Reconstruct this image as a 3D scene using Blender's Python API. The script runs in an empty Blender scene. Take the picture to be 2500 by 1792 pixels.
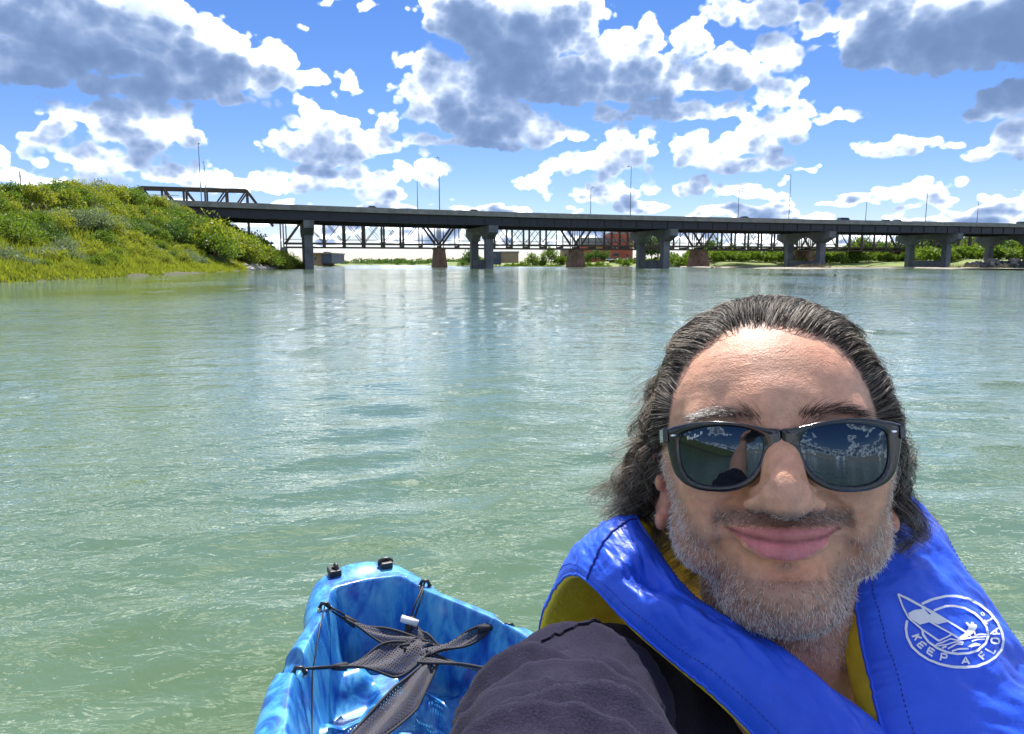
import bpy, bmesh, math, random
import numpy as np
from mathutils import Vector, Matrix
from mathutils.bvhtree import BVHTree

# ------------------------------------------------------------------ camera
SC = bpy.context.scene
COL = SC.collection
F_PX, PITCH, CAM_H = 1785.0, math.radians(8.0), 1.0      # lens in pixels of a 2500 wide frame
cam_data = bpy.data.cameras.new('camera')
cam = bpy.data.objects.new('camera', cam_data); COL.objects.link(cam)
cam.location = (0, 0, CAM_H)
cam.rotation_euler = (math.pi / 2 - PITCH, 0, 0)
cam_data.sensor_width = 36.0
cam_data.lens = F_PX / 2500 * 36.0
cam_data.clip_start = 0.02
cam_data.clip_end = 6000
SC.camera = cam

# ------------------------------------------------------------------ render settings
SUN_EL, SUN_AZ = math.radians(52), math.radians(3)       # azimuth from +Y towards +X
SC.render.engine = 'CYCLES'
SC.cycles.use_denoising = True
try:
    SC.cycles.denoiser = 'OPENIMAGEDENOISE'
    SC.cycles.denoising_input_passes = 'RGB_ALBEDO_NORMAL'
except Exception:
    pass
SC.cycles.max_bounces = 8
SC.cycles.transparent_max_bounces = 16
SC.cycles.sample_clamp_indirect = 6.0
SC.view_settings.view_transform = 'Standard'
SC.view_settings.look = 'None'
SC.view_settings.gamma = 1.0
SC.view_settings.exposure = 1.0
SC.view_settings.use_curve_mapping = False

# ------------------------------------------------------------------ node helpers
def mat_new(name):
    m = bpy.data.materials.new(name); m.use_nodes = True
    nt = m.node_tree
    b = nt.nodes['Principled BSDF']
    return m, nt, b

class NB:
    """small node builder"""
    def __init__(s, nt): s.nt = nt; s.n = nt.nodes; s.l = nt.links
    def put(s, sock, v):
        if isinstance(v, bpy.types.NodeSocket): s.l.new(v, sock)
        elif v is not None: sock.default_value = v
    def math(s, op, a, b=None, c=None, clamp=False):
        n = s.n.new('ShaderNodeMath'); n.operation = op; n.use_clamp = clamp
        s.put(n.inputs[0], a); s.put(n.inputs[1], b); s.put(n.inputs[2], c)
        return n.outputs[0]
    def vec(s, op, a, b=None, c=None):
        n = s.n.new('ShaderNodeVectorMath'); n.operation = op
        s.put(n.inputs[0], a); s.put(n.inputs[1], b); s.put(n.inputs[2], c)
        return n.outputs[1] if op in ('LENGTH', 'DISTANCE', 'DOT_PRODUCT') else n.outputs[0]
    def comb(s, x, y, z):
        n = s.n.new('ShaderNodeCombineXYZ')
        s.put(n.inputs[0], x); s.put(n.inputs[1], y); s.put(n.inputs[2], z)
        return n.outputs[0]
    def sep(s, v):
        n = s.n.new('ShaderNodeSeparateXYZ'); s.put(n.inputs[0], v); return n.outputs
    def noise(s, v, scale, detail=4, rough=0.5, dist=0.0, dim='3D', lac=2.0):
        n = s.n.new('ShaderNodeTexNoise'); n.noise_dimensions = dim
        s.put(n.inputs['Vector'], v)
        n.inputs['Scale'].default_value = scale; n.inputs['Detail'].default_value = detail
        n.inputs['Roughness'].default_value = rough; n.inputs['Distortion'].default_value = dist
        n.inputs['Lacunarity'].default_value = lac
        return n.outputs[0]
    def voro(s, v, scale, feature='F1', detail=0, rough=0.5, rand=1.0, dim='3D', smooth=0.5):
        n = s.n.new('ShaderNodeTexVoronoi'); n.feature = feature; n.voronoi_dimensions = dim
        s.put(n.inputs['Vector'], v); n.inputs['Scale'].default_value = scale
        if 'Detail' in n.inputs: n.inputs['Detail'].default_value = detail
        if 'Roughness' in n.inputs: n.inputs['Roughness'].default_value = rough
        if 'Smoothness' in n.inputs: n.inputs['Smoothness'].default_value = smooth
        n.inputs['Randomness'].default_value = rand
        return n.outputs[0]
    def ramp(s, f, stops, interp='LINEAR'):
        n = s.n.new('ShaderNodeValToRGB'); n.color_ramp.interpolation = interp
        e = n.color_ramp.elements
        while len(e) > 2: e.remove(e[-1])
        for i, (p, c) in enumerate(stops):
            if i < 2: e[i].position = p
            else: e.new(p)
        for i, (p, c) in enumerate(stops):
            e[i].position = p
            e[i].color = (c, c, c, 1) if not hasattr(c, '__len__') else (*c[:3], 1)
        s.put(n.inputs[0], f); return n.outputs[0]
    def mix(s, f, a, b, blend='MIX'):
        n = s.n.new('ShaderNodeMix'); n.data_type = 'RGBA'; n.blend_type = blend
        s.put(n.inputs[0], f)
        s.put(n.inputs[6], (*a, 1) if isinstance(a, tuple) and len(a) == 3 else a)
        s.put(n.inputs[7], (*b, 1) if isinstance(b, tuple) and len(b) == 3 else b)
        return n.outputs[2]
    def mapr(s, v, a, b, c=0.0, d=1.0, smooth=True):
        n = s.n.new('ShaderNodeMapRange'); n.interpolation_type = 'SMOOTHSTEP' if smooth else 'LINEAR'
        s.put(n.inputs[0], v)
        for i, q in zip((1, 2, 3, 4), (a, b, c, d)): s.put(n.inputs[i], q)
        return n.outputs[0]
    def coord(s, which='Object'):
        return s.n.new('ShaderNodeTexCoord').outputs[which]
    def geo(s, which='Position'):
        return s.n.new('ShaderNodeNewGeometry').outputs[which]
    def attr(s, name):
        n = s.n.new('ShaderNodeAttribute'); n.attribute_name = name; return n.outputs
    def bump(s, h, strength=0.3, dist=0.01, normal=None):
        n = s.n.new('ShaderNodeBump'); n.inputs['Strength'].default_value = strength
        n.inputs['Distance'].default_value = dist
        s.put(n.inputs['Height'], h); s.put(n.inputs['Normal'], normal)
        return n.outputs[0]

# ------------------------------------------------------------------ pixel helpers (2500 x 1792 photograph)
CP, SP = math.cos(PITCH), math.sin(PITCH)
def P(px, py, d):
    """world point seen at that photo pixel at that depth"""
    dx, dy = (px - 1250) / F_PX, (896 - py) / F_PX
    return Vector((dx * d, d * (CP + dy * SP), CAM_H + d * (dy * CP - SP)))
def ray(px, py):
    return (P(px, py, 1.0) - Vector((0, 0, CAM_H)))
def GZ(px, py, z):
    r = ray(px, py); s = (z - CAM_H) / r.z
    return Vector((r.x * s, r.y * s, z))
def AT(px, py, Y):
    """world point seen at that photo pixel at that distance along +Y"""
    r = ray(px, py); s = Y / r.y
    return Vector((r.x * s, Y, CAM_H + r.z * s))
def azel(px, py):
    r = ray(px, py); return math.atan2(r.x, r.y), math.atan2(r.z, math.hypot(r.x, r.y))

# ------------------------------------------------------------------ world: clear sky with cumulus
world = bpy.data.worlds.new('World'); SC.world = world; world.use_nodes = True
wt = world.node_tree; W = NB(wt)
for n in list(wt.nodes): wt.nodes.remove(n)
CLOUDS = [  # px, py, rx, ry in the photograph's pixels, thickness
 # big cloud, upper west
 (130,40,240,150,1.7),(330,95,230,130,1.7),(480,150,180,95,1.5),(610,180,130,75,1.1),(60,150,170,70,1.2),(400,215,230,40,1.1),
 (740,190,95,32,.5),(855,210,45,24,.45),(620,225,70,50,.5),
 (180,300,110,52,.7),(330,320,130,90,.9),(430,320,62,75,.7),(260,405,150,46,.7),(110,345,48,30,.6),(130,400,60,60,.5),
 (20,425,60,26,.5),(15,385,28,30,.5),(150,448,120,24,.5),(420,430,150,38,.6),(560,450,120,30,.5),
 # middle
 (710,350,80,48,.7),(790,325,90,66,.9),(880,360,80,46,.8),(945,300,42,36,.6),(735,250,26,18,.4),(800,385,150,26,.9),
 (660,450,80,34,.5),(800,440,110,42,.8),(880,440,90,40,.7),(1030,430,60,42,.6),(930,470,90,30,.5),
 # large central cloud
 (1045,165,72,62,.8),(1075,215,95,85,1.0),(1130,265,130,90,1.3),(1210,310,150,58,1.3),(1330,330,85,36,.8),(1160,350,190,24,.7),
 (1150,30,120,110,1.6),(1280,85,170,125,1.7),(1390,50,85,100,1.0),(1380,200,190,70,1.6),(1250,195,120,70,1.5),
 (1570,115,58,72,.8),(1685,105,48,62,.7),(1895,140,70,62,.8),(1775,170,110,60,1.1),(1550,205,150,65,1.4),(1750,200,140,40,1.0),(1480,150,70,70,1.0),
 (1480,282,72,24,.5),(1640,272,130,32,.6),(1780,278,62,26,.5),(1860,250,60,26,.5),
 (1900,240,66,48,.6),(1925,315,58,62,.7),(1830,350,85,52,.9),(1680,365,50,52,.7),(1740,385,95,42,.9),(1800,402,120,26,.9),
 (1370,402,62,34,.6),(1540,365,85,54,.8),(1460,405,115,32,.7),
 (1310,450,50,34,.5),(1500,470,90,48,.7),(1700,455,52,26,.6),(1830,475,95,26,.6),(1905,440,32,24,.5),(1950,412,26,9,.35),
 (2066,290,66,30,.6),(2185,357,98,32,.6),(2325,353,32,14,.4),(2230,470,112,36,.6),
 # dark cloud, upper east
 (2150,70,120,140,1.7),(2300,80,210,140,2.0),(2480,60,220,150,2.0),(1800,18,72,38,.6),(1900,30,115,52,.9),(1990,75,64,52,.7),(2000,122,42,22,.45),(2020,-60,300,60,1.0),
 (2470,258,115,48,1.0),(2490,340,80,66,.9),(2420,372,66,24,.6),(2620,300,160,110,1.2),(2700,430,120,60,.7),
 (800,4,30,15,.35),(905,10,32,18,.4),(752,70,24,13,.35),(1930,200,40,22,.4),
]
def cloud_group():
    g = bpy.data.node_groups.new('cloud_density', 'ShaderNodeTree')
    g.interface.new_socket('co', in_out='INPUT', socket_type='NodeSocketVector')
    g.interface.new_socket('density', in_out='OUTPUT', socket_type='NodeSocketFloat')
    g.interface.new_socket('above', in_out='OUTPUT', socket_type='NodeSocketFloat')
    g.interface.new_socket('core', in_out='OUTPUT', socket_type='NodeSocketFloat')
    B = NB(g)
    gi = g.nodes.new('NodeGroupInput'); go = g.nodes.new('NodeGroupOutput')
    co = gi.outputs[0]
    x, y, _ = B.sep(co)
    sc = B.comb(x, B.math('MULTIPLY', y, 1.2), 0.0)
    # towers: warp the coordinates
    w1 = B.n.new('ShaderNodeTexNoise'); w1.noise_dimensions = '2D'; w1.inputs['Scale'].default_value = 17; w1.inputs['Detail'].default_value = 2
    B.put(w1.inputs['Vector'], sc)
    wv = B.vec('SUBTRACT', w1.outputs['Color'], (0.5, 0.5, 0.5))
    wx, wy, _ = B.sep(wv)
    xx = B.math('MULTIPLY_ADD', wx, 0.036, x); yy = B.math('MULTIPLY_ADD', wy, 0.022, y)
    vin = B.comb(xx, yy, yy)
    # billows, rounder than plain noise
    fb = B.noise(sc, 20, 3, .5, 0.0, '2D')
    bl = B.voro(sc, 31, 'SMOOTH_F1', 2.2, .48, 1.0, '2D', .08)
    rough = B.math('MULTIPLY_ADD', fb, 0.50, -0.25)
    puff = B.math('MULTIPLY_ADD', bl, -1.05, 0.49)
    grain = B.math('ADD', rough, puff)
    acc = None; acc2 = None
    for (px, py, rx, ry, th) in CLOUDS:
        a, e = azel(px, py)
        a2, _ = azel(px + rx * 1.24, py); _, e2 = azel(px, py - ry * 1.26)
        ra, re = max(abs(a2 - a), .004), max(abs(e2 - e), .004)
        q = B.vec('MULTIPLY_ADD', vin, (1 / ra, 1 / re, -1.1 / re), (-a / ra, -e / re, 1.1 * e / re))
        if th >= .6:
            sh = .45 + .013 / re * .5
            q2 = B.vec('ADD', q, (0, sh, -99))
            d2 = B.math('MULTIPLY_ADD', B.vec('DOT_PRODUCT', q2, B.vec('MULTIPLY', q2, (1, 1, 0))), -th, th)
            acc2 = d2 if acc2 is None else B.math('MAXIMUM', acc2, d2)
        q = B.vec('MAXIMUM', q, (-99, -99, 0))
        d = B.math('MULTIPLY_ADD', B.vec('LENGTH', q), -th, th)
        if acc is None: acc = d
        else:
            n = B.n.new('ShaderNodeMath'); n.operation = 'SMOOTH_MAX'; n.inputs[2].default_value = 0.16
            B.put(n.inputs[0], acc); B.put(n.inputs[1], d); acc = n.outputs[0]
    # low, distant rows and the rest of the sky: the same kind of cloud, scattered by noise
    n0 = B.noise(B.comb(x, B.math('MULTIPLY', y, 2.0), 0.0), 3.2, 2, .5, 0, '2D')
    far = B.math('MULTIPLY_ADD', n0, 6.0, -3.1)
    outside = B.math('MAXIMUM', B.mapr(B.math('ABSOLUTE', x), .66, .80), B.mapr(y, .38, .50))
    far = B.math('SUBTRACT', far, B.math('MULTIPLY_ADD', outside, -4.0, 4.0))
    n1 = B.noise(B.comb(x, B.math('MULTIPLY', y, 2.6), 0.0), 15, 2, .5, 0, '2D')
    band = B.math('MULTIPLY', B.mapr(y, .012, .03), B.mapr(y, .070, .105, 1.0, 0.0))
    row = B.math('SUBTRACT', B.math('MULTIPLY_ADD', n1, 3.6, -1.38), B.math('MULTIPLY_ADD', band, -2.5, 2.5))
    far = B.math('MINIMUM', B.math('MAXIMUM', far, row), 1.2)
    acc = B.math('MAXIMUM', acc, far)
    acc2 = B.math('MAXIMUM', acc2, B.math('MULTIPLY_ADD', far, .8, -.1))
    grain = B.math('MULTIPLY', grain, B.mapr(acc, -.34, .0, .0, 1.0))
    B.l.new(B.math('MULTIPLY_ADD', acc, 1.9, B.math('MULTIPLY', grain, .95)), go.inputs[0])
    B.l.new(B.math('MULTIPLY_ADD', grain, .75, acc2), go.inputs[1])
    B.l.new(B.math('MULTIPLY_ADD', grain, .35, acc), go.inputs[2])
    return g
cg = cloud_group()
dirv = W.coord('Generated')
dx_, dy_, dz_ = W.sep(dirv)
az = W.math('ARCTAN2', dx_, dy_)
el = W.math('ARCSINE', dz_)
cgn = wt.nodes.new('ShaderNodeGroup'); cgn.node_tree = cg
W.put(cgn.inputs[0], W.comb(az, el, 0.0))
D0, D1, D2 = cgn.outputs[0], cgn.outputs[1], cgn.outputs[2]
mask = W.mapr(D0, -0.12, 0.32)
thick = W.math('MAXIMUM', D2, 0.0)
above = W.math('MAXIMUM', D1, 0.0)
body = W.noise(W.comb(az, W.math('MULTIPLY', el, 1.4), 0.0), 13, 3, .55, .5, '2D')
depth = W.math('MULTIPLY', W.math('ADD', W.math('MULTIPLY', thick, 0.55), W.math('MULTIPLY', above, 1.1)), W.mapr(body, .30, .70, .70, 1.30))
trans = W.math('POWER', 2.718, W.math('MULTIPLY', depth, -1.30))
sky = wt.nodes.new('ShaderNodeTexSky'); sky.sky_type = 'NISHITA'; sky.sun_disc = False
sky.sun_elevation = SUN_EL; sky.sun_rotation = SUN_AZ
sky.air_density = 1.0; sky.dust_density = 0.0; sky.ozone_density = 4.0; sky.altitude = 400
hs = wt.nodes.new('ShaderNodeHueSaturation'); hs.inputs['Saturation'].default_value = 1.17; hs.inputs['Value'].default_value = 0.93
W.put(hs.inputs['Color'], W.mix(1.0, sky.outputs[0], (1.02, .965, 1.14), 'MULTIPLY'))
cl = W.ramp(trans, [(0.0, (.12, .19, .35)), (0.16, (.19, .275, .46)), (0.38, (.38, .47, .65)), (0.62, (.80, .86, .95)), (0.82, (.95, .97, 1.0)), (1.0, (1.0, 1.0, 1.0))])
cl2 = W.mix(1.0, cl, (11.6, 11.8, 12.0), 'MULTIPLY')
glare = W.mapr(trans, .55, .95, 1.0, 2.3)            # sunlit cloud is far brighter than the blue
cl3 = W.vec('SCALE', cl2)
cl3.node.inputs[3].default_value = 1.0
W.put(cl3.node.inputs[3], glare)
skyc = W.mix(W.math('POWER', mask, 1.5), hs.outputs[0], cl3)
bg = wt.nodes.new('ShaderNodeBackground'); bg.inputs['Strength'].default_value = 0.062
W.put(bg.inputs['Color'], skyc)
wo = wt.nodes.new('ShaderNodeOutputWorld'); W.l.new(bg.outputs[0], wo.inputs[0])
try:
    world.cycles.sampling_method = 'MANUAL'; world.cycles.sample_map_resolution = 512
except Exception:
    pass

# ------------------------------------------------------------------ sun
sd = bpy.data.lights.new('sun', 'SUN'); sd.energy = 4.6; sd.angle = math.radians(0.53); sd.color = (1.0, 0.96, 0.90)
sun = bpy.data.objects.new('sun', sd); COL.objects.link(sun)
sun_dir = Vector((math.sin(SUN_AZ) * math.cos(SUN_EL), math.cos(SUN_AZ) * math.cos(SUN_EL), math.sin(SUN_EL)))
sun.rotation_euler = sun_dir.to_track_quat('Z', 'Y').to_euler()
sun.location = (0, 30, 60)

# ------------------------------------------------------------------ object helpers
def tag(o, label=None, cat=None, group=None, kind=None):
    if label: o['label'] = label
    if cat: o['category'] = cat
    if group: o['group'] = group
    if kind: o['kind'] = kind
    return o
def link(name, me, mat=None, parent=None, smooth=False):
    o = bpy.data.objects.new(name, me); COL.objects.link(o)
    if mat is not None:
        if isinstance(mat, (list, tuple)):
            for m in mat: me.materials.append(m)
        else: me.materials.append(mat)
    if parent is not None: o.parent = parent
    if smooth: me.polygons.foreach_set('use_smooth', np.ones(len(me.polygons), bool))
    return o
def mesh_np(name, V, Fq, mat=None, parent=None, smooth=False):
    me = bpy.data.meshes.new(name)
    V = np.asarray(V, np.float32)
    if isinstance(Fq, np.ndarray):
        k = Fq.shape[1]; nf = len(Fq)
        me.vertices.add(len(V)); me.vertices.foreach_set('co', V.ravel())
        me.loops.add(nf * k); me.loops.foreach_set('vertex_index', Fq.astype(np.int32).ravel())
        me.polygons.add(nf); me.polygons.foreach_set('loop_start', np.arange(0, nf * k, k, dtype=np.int32))
        me.update(calc_edges=True)
    else:
        me.from_pydata([tuple(v) for v in V], [], [tuple(f) for f in Fq]); me.update()
    return link(name, me, mat, parent, smooth)
def empty(name, loc=(0, 0, 0), rz=0.0):
    o = bpy.data.objects.new(name, None); COL.objects.link(o); o.location = loc; o.rotation_euler = (0, 0, rz)
    o.empty_display_size = .2
    return o
class MB:
    """collects boxes, bars and tubes for ONE mesh"""
    def __init__(s): s.v = []; s.f = []
    def add(s, V, Fc):
        k = len(s.v); s.v += [tuple(v) for v in V]; s.f += [tuple(i + k for i in f) for f in Fc]; return s
    def box(s, c, h, ax=None):
        c = Vector(c); A = ax or (Vector((1, 0, 0)), Vector((0, 1, 0)), Vector((0, 0, 1)))
        V = [c + A[0] * (h[0] * i) + A[1] * (h[1] * j) + A[2] * (h[2] * k) for k in (-1, 1) for j in (-1, 1) for i in (-1, 1)]
        return s.add(V, [(0, 2, 3, 1), (4, 5, 7, 6), (0, 1, 5, 4), (2, 6, 7, 3), (0, 4, 6, 2), (1, 3, 7, 5)])
    def bar(s, a, b, w, h, up=Vector((0, 0, 1))):
        a, b = Vector(a), Vector(b); d = (b - a); L = d.length
        if L < 1e-9: return s
        d /= L; x = d.cross(up)
        if x.length < 1e-4: x = d.cross(Vector((1, 0, 0)))
        x.normalize(); y = x.cross(d)
        return s.box((a + b) / 2, (L / 2, w / 2, h / 2), (d, x, y))
    def tube(s, pts, r, n=8, cap=True):
        pts = [Vector(p) for p in pts]; m = len(pts)
        rr = r if hasattr(r, '__len__') else [r] * m
        V = []; Fc = []
        u = None
        for i, p in enumerate(pts):
            t = (pts[min(i + 1, m - 1)] - pts[max(i - 1, 0)]).normalized()
            if u is None:
                u = t.cross(Vector((0, 0, 1)))
                if u.length < 1e-3: u = t.cross(Vector((1, 0, 0)))
            u = (u - t * u.dot(t)).normalized(); w = t.cross(u)
            for k in range(n):
                a = 2 * math.pi * k / n
                V.append(p + (u * math.cos(a) + w * math.sin(a)) * rr[i])
        for i in range(m - 1):
            for k in range(n):
                k2 = (k + 1) % n
                Fc.append((i * n + k, i * n + k2, (i + 1) * n + k2, (i + 1) * n + k))
        if cap:
            Fc.append(tuple(range(n - 1, -1, -1))); Fc.append(tuple((m - 1) * n + k for k in range(n)))
        return s.add(V, Fc)
    def build(s, name, mat=None, parent=None, smooth=False, bevel=0.0):
        me = bpy.data.meshes.new(name); me.from_pydata(s.v, [], s.f); me.update()
        o = link(name, me, mat, parent, smooth)
        if bevel:
            b = o.modifiers.new('bevel', 'BEVEL'); b.width = bevel; b.segments = 2; b.limit_method = 'ANGLE'
        return o
def copy_tree(o, parent=None):
    c = o.copy(); COL.objects.link(c)
    if parent is not None: c.parent = parent
    for ch in o.children: copy_tree(ch, c)
    return c
def vnoise(p, seed=0):
    """cheap smooth value noise, p (...,3) array -> (...)"""
    p = np.asarray(p, np.float64); i = np.floor(p).astype(np.int64); f = p - i; f = f * f * (3 - 2 * f)
    def h(ix, iy, iz):
        n = (ix * 374761393 + iy * 668265263 + iz * 2147483647 + seed * 974711) & 0x7fffffff
        n = ((n ^ (n >> 13)) * 1274126177) & 0x7fffffff
        return ((n ^ (n >> 16)) & 0xffff) / 65535.0
    r = 0
    for a in (0, 1):
        for b in (0, 1):
            for c in (0, 1):
                w = (f[..., 0] if a else 1 - f[..., 0]) * (f[..., 1] if b else 1 - f[..., 1]) * (f[..., 2] if c else 1 - f[..., 2])
                r = r + w * h(i[..., 0] + a, i[..., 1] + b, i[..., 2] + c)
    return r
def fbm(p, oct=4, seed=0, gain=.5):
    p = np.asarray(p, np.float64); s = 0; a = 1; t = 0
    for k in range(oct):
        s = s + a * vnoise(p * 2 ** k, seed + k); t += a; a *= gain
    return s / t
def simple(name, col, rough=.6, metal=0.0, spec=.5, nscale=0, namp=.15, coat=0.0, bump=0.0, bscale=0):
    m, nt, b = mat_new(name); N = NB(nt)
    b.inputs['Roughness'].default_value = rough; b.inputs['Metallic'].default_value = metal
    b.inputs['Specular IOR Level'].default_value = spec; b.inputs['Coat Weight'].default_value = coat
    if nscale:
        n = N.noise(N.coord('Object'), nscale, 5, .6)
        lo = tuple(c * (1 - namp) for c in col); hi = tuple(min(1, c * (1 + namp)) for c in col)
        N.put(b.inputs['Base Color'], N.ramp(n, [(0.3, lo), (0.7, hi)]))
    else: b.inputs['Base Color'].default_value = (*col, 1)
    if bump:
        N.put(b.inputs['Normal'], N.bump(N.noise(N.coord('Object'), bscale, 4, .6), bump, .02))
    return m
# ================================================================== WATER
def make_water():
    m, nt, b = mat_new('river_water'); N = NB(nt)
    pos = N.geo('Position')
    big = N.noise(pos, .12, 3, .5)
    col = N.ramp(big, [(0.3, (.082, .132, .058)), (0.7, (.110, .166, .076))])
    N.put(b.inputs['Base Color'], col)
    ds = N.vec('LENGTH', pos)
    N.put(b.inputs['Roughness'], N.mapr(ds, 8.0, 200.0, .02, .12, False))
    b.inputs['IOR'].default_value = 1.72
    # ripples in several sizes, running across the river
    x, y, z = N.sep(pos)
    st = N.comb(N.math('MULTIPLY', x, .5), y, 0.0)
    r1 = N.noise(st, 3.2, 3, .55, .7)
    r2 = N.noise(N.comb(N.math('MULTIPLY', x, .6), y, 2.0), 10.0, 3, .55, .9)
    r4 = N.noise(N.comb(N.math('MULTIPLY', x, .7), y, 5.0), 27.0, 2, .5, .4)
    r3 = N.noise(N.comb(N.math('MULTIPLY', x, .35), y, 1.7), .6, 3, .5, .4)
    gust = N.mapr(N.noise(N.comb(N.math('MULTIPLY', x, .25), N.math('MULTIPLY', y, .14), 0.0), .35, 3, .5), .36, .64, .35, 1.45)
    h = N.math('MULTIPLY_ADD', r3, .10, N.math('MULTIPLY_ADD', r1, .050, N.math('MULTIPLY_ADD', r2, .036, N.math('MULTIPLY', r4, .007))))
    h = N.math('MULTIPLY', h, gust)
    # sparse cat's paws of steep capillary ripples that catch the sun
    paw = N.mapr(N.noise(N.comb(N.math('MULTIPLY', x, .6), N.math('MULTIPLY', y, .35), 9.0), 1.1, 2, .5), .62, .72)
    r5 = N.noise(N.comb(x, y, 7.0), 34.0, 2, .5, .3)
    h = N.math('ADD', h, N.math('MULTIPLY', N.math('MULTIPLY', r5, .060), paw))
    N.put(b.inputs['Normal'], N.bump(h, .33, 1.0))
    # one sheet: fine cells near the kayak, coarse to the horizon
    def axis(lim):
        a = [0.0]; s = .022
        while a[-1] < lim:
            a.append(a[-1] + s); s *= 1.0235
        a = np.array(a); return np.concatenate([-a[:0:-1], a])
    xs = axis(1500); ys = axis(2600)
    ys = ys[ys > -400] + 1.2
    X, Y = np.meshgrid(xs, ys)
    Z = np.zeros_like(X)
    rng = np.random.RandomState(4)
    dist = np.hypot(X, Y)
    for k in range(60):
        lam = .12 * (7.0 ** rng.uniform(0, 1)); ang = rng.normal(math.pi / 2 + .2, .5)
        kx, ky = math.cos(ang) * 2 * math.pi / lam, math.sin(ang) * 2 * math.pi / lam
        amp = .0019 * lam ** .95
        fade = np.clip(1.0 - dist / (lam * 60), 0, 1)
        ph = rng.uniform(0, 6.28)
        wob = 1.2 * np.sin(X * 1.3 / lam * .4 + k) + 1.0 * np.sin(Y * .9 / lam * .35 + k * 2.1)
        Z += amp * fade * np.sin(kx * X + ky * Y + ph + wob)
    patch = .6 + .8 * vnoise(np.stack([X * .5, Y * .35, X * 0], -1), 5)
    Z *= patch
    ny, nx = X.shape
    idx = np.arange(ny * nx).reshape(ny, nx)
    Fq = np.stack([idx[:-1, :-1], idx[:-1, 1:], idx[1:, 1:], idx[1:, :-1]], -1).reshape(-1, 4)
    o = mesh_np('water', np.stack([X, Y, Z], -1).reshape(-1, 3), Fq, m, smooth=True)
    tag(o, kind='structure', label='rippled green river water under a blue sky')
    return o
WATER = make_water()
# ================================================================== FOLIAGE HELPERS
def leaf_mat(name, cols, trans=.45, rough=.55):
    m, nt, b = mat_new(name); N = NB(nt)
    r = N.geo('Random Per Island')
    big = N.noise(N.geo('Position'), .35, 2, .5)
    f = N.math('MULTIPLY_ADD', big, .9, N.math('MULTIPLY_ADD', r, .55, -.25), clamp=True)
    k = len(cols)
    c = N.ramp(f, [(i / (k - 1) * .9 + .05, cols[i]) for i in range(k)])
    N.put(b.inputs['Base Color'], c); b.inputs['Roughness'].default_value = rough
    b.inputs['Specular IOR Level'].default_value = .3
    tr = nt.nodes.new('ShaderNodeBsdfTranslucent'); N.put(tr.inputs['Color'], N.mix(1.0, c, (1.15, 1.2, .6), 'MULTIPLY'))
    mx = nt.nodes.new('ShaderNodeMixShader'); mx.inputs[0].default_value = trans
    N.l.new(b.outputs[0], mx.inputs[1]); N.l.new(tr.outputs[0], mx.inputs[2])
    N.l.new(mx.outputs[0], nt.nodes['Material Output'].inputs[0])
    return m
LEAF = {
 'yellow': leaf_mat('leaf_yellow_green', [(.16, .20, .025), (.25, .28, .035), (.36, .36, .06)]),
 'green': leaf_mat('leaf_green', [(.075, .13, .02), (.13, .20, .025), (.21, .28, .04)]),
 'deep': leaf_mat('leaf_deep_green', [(.045, .095, .025), (.075, .14, .03), (.12, .19, .04)]),
 'silver': leaf_mat('leaf_silver', [(.11, .16, .09), (.19, .24, .15), (.30, .34, .24)], .35),
}
BARK = simple('bark', (.10, .075, .05), .9, nscale=9, namp=.4)
def leaves(rng, centers, radii, n, size, aspect=2.2, upw=.5):
    """n leaf quads spread round clump centres; returns verts, quads"""
    k = rng.randint(0, len(centers), n)
    d = rng.normal(size=(n, 3)); d /= np.linalg.norm(d, axis=1)[:, None]
    rad = radii[k] * rng.uniform(.35, 1.05, n) ** .6
    p = centers[k] + d * rad[:, None] * np.array([1, 1, .8])
    t = d * .7 + rng.normal(size=(n, 3)) * .6 + np.array([0, 0, upw]); t /= np.linalg.norm(t, axis=1)[:, None]
    s = np.cross(t, rng.normal(size=(n, 3))); s /= np.linalg.norm(s, axis=1)[:, None] + 1e-9
    L = size * rng.uniform(.6, 1.4, n)[:, None]; Wd = L / aspect
    V = np.stack([p - t * L * .5, p + s * Wd * .5, p + t * L * .5, p - s * Wd * .5], 1).reshape(-1, 3)
    return V, np.arange(4 * n).reshape(n, 4)
def bush_proto(name, rng, w, h, mat, nleaf, size, nclump=26, trunk=False):
    """foliage thing standing on the origin: foliage + stems"""
    root = empty(name)
    c = rng.normal(size=(nclump, 3)); c /= np.linalg.norm(c, axis=1)[:, None]
    c[:, 2] = np.abs(c[:, 2]) if not trunk else c[:, 2]
    c *= rng.uniform(.45, .95, nclump)[:, None]
    zc = h * (.30 if not trunk else .60); zr = h * (.62 if not trunk else .40)
    C = c * np.array([w / 2, w / 2, zr]) + np.array([0, 0, zc])
    R = rng.uniform(.16, .34, nclump) * min(w, h)
    V, Q = leaves(rng, C, R, nleaf, size)
    mesh_np('crown' if trunk else 'foliage', V, Q, mat, root)
    mb = MB()
    if trunk:
        mb.tube([(0, 0, -.3), (.03 * w, 0, h * .3), (-.02 * w, .02 * w, h * .65)], [h * .03, h * .022, h * .01], 7)
        for q in range(6):
            e = Vector(C[q]); mb.tube([(0, 0, h * .35), e * .6 + Vector((0, 0, h * .2)), e], [h * .012, h * .008, h * .003], 5)
    else:
        for q in range(9):
            e = Vector(C[q]); mb.tube([(rng.uniform(-.1, .1) * w, rng.uniform(-.1, .1) * w, -.2), e * .5, e], [.03, .022, .01], 5)
    mb.build('trunk' if trunk else 'stem', BARK, root)
    return root
def scatter(protos, spots, label_fn, cat, group):
    used = set()
    for i, (k, loc, rz, sc) in enumerate(spots):
        p = protos[k]
        o = p if k not in used else copy_tree(p)
        used.add(k)
        o.location = loc; o.rotation_euler = (0, 0, rz); o.scale = (sc, sc, sc)
        tag(o, label_fn(i, k, loc), cat, group)

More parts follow.
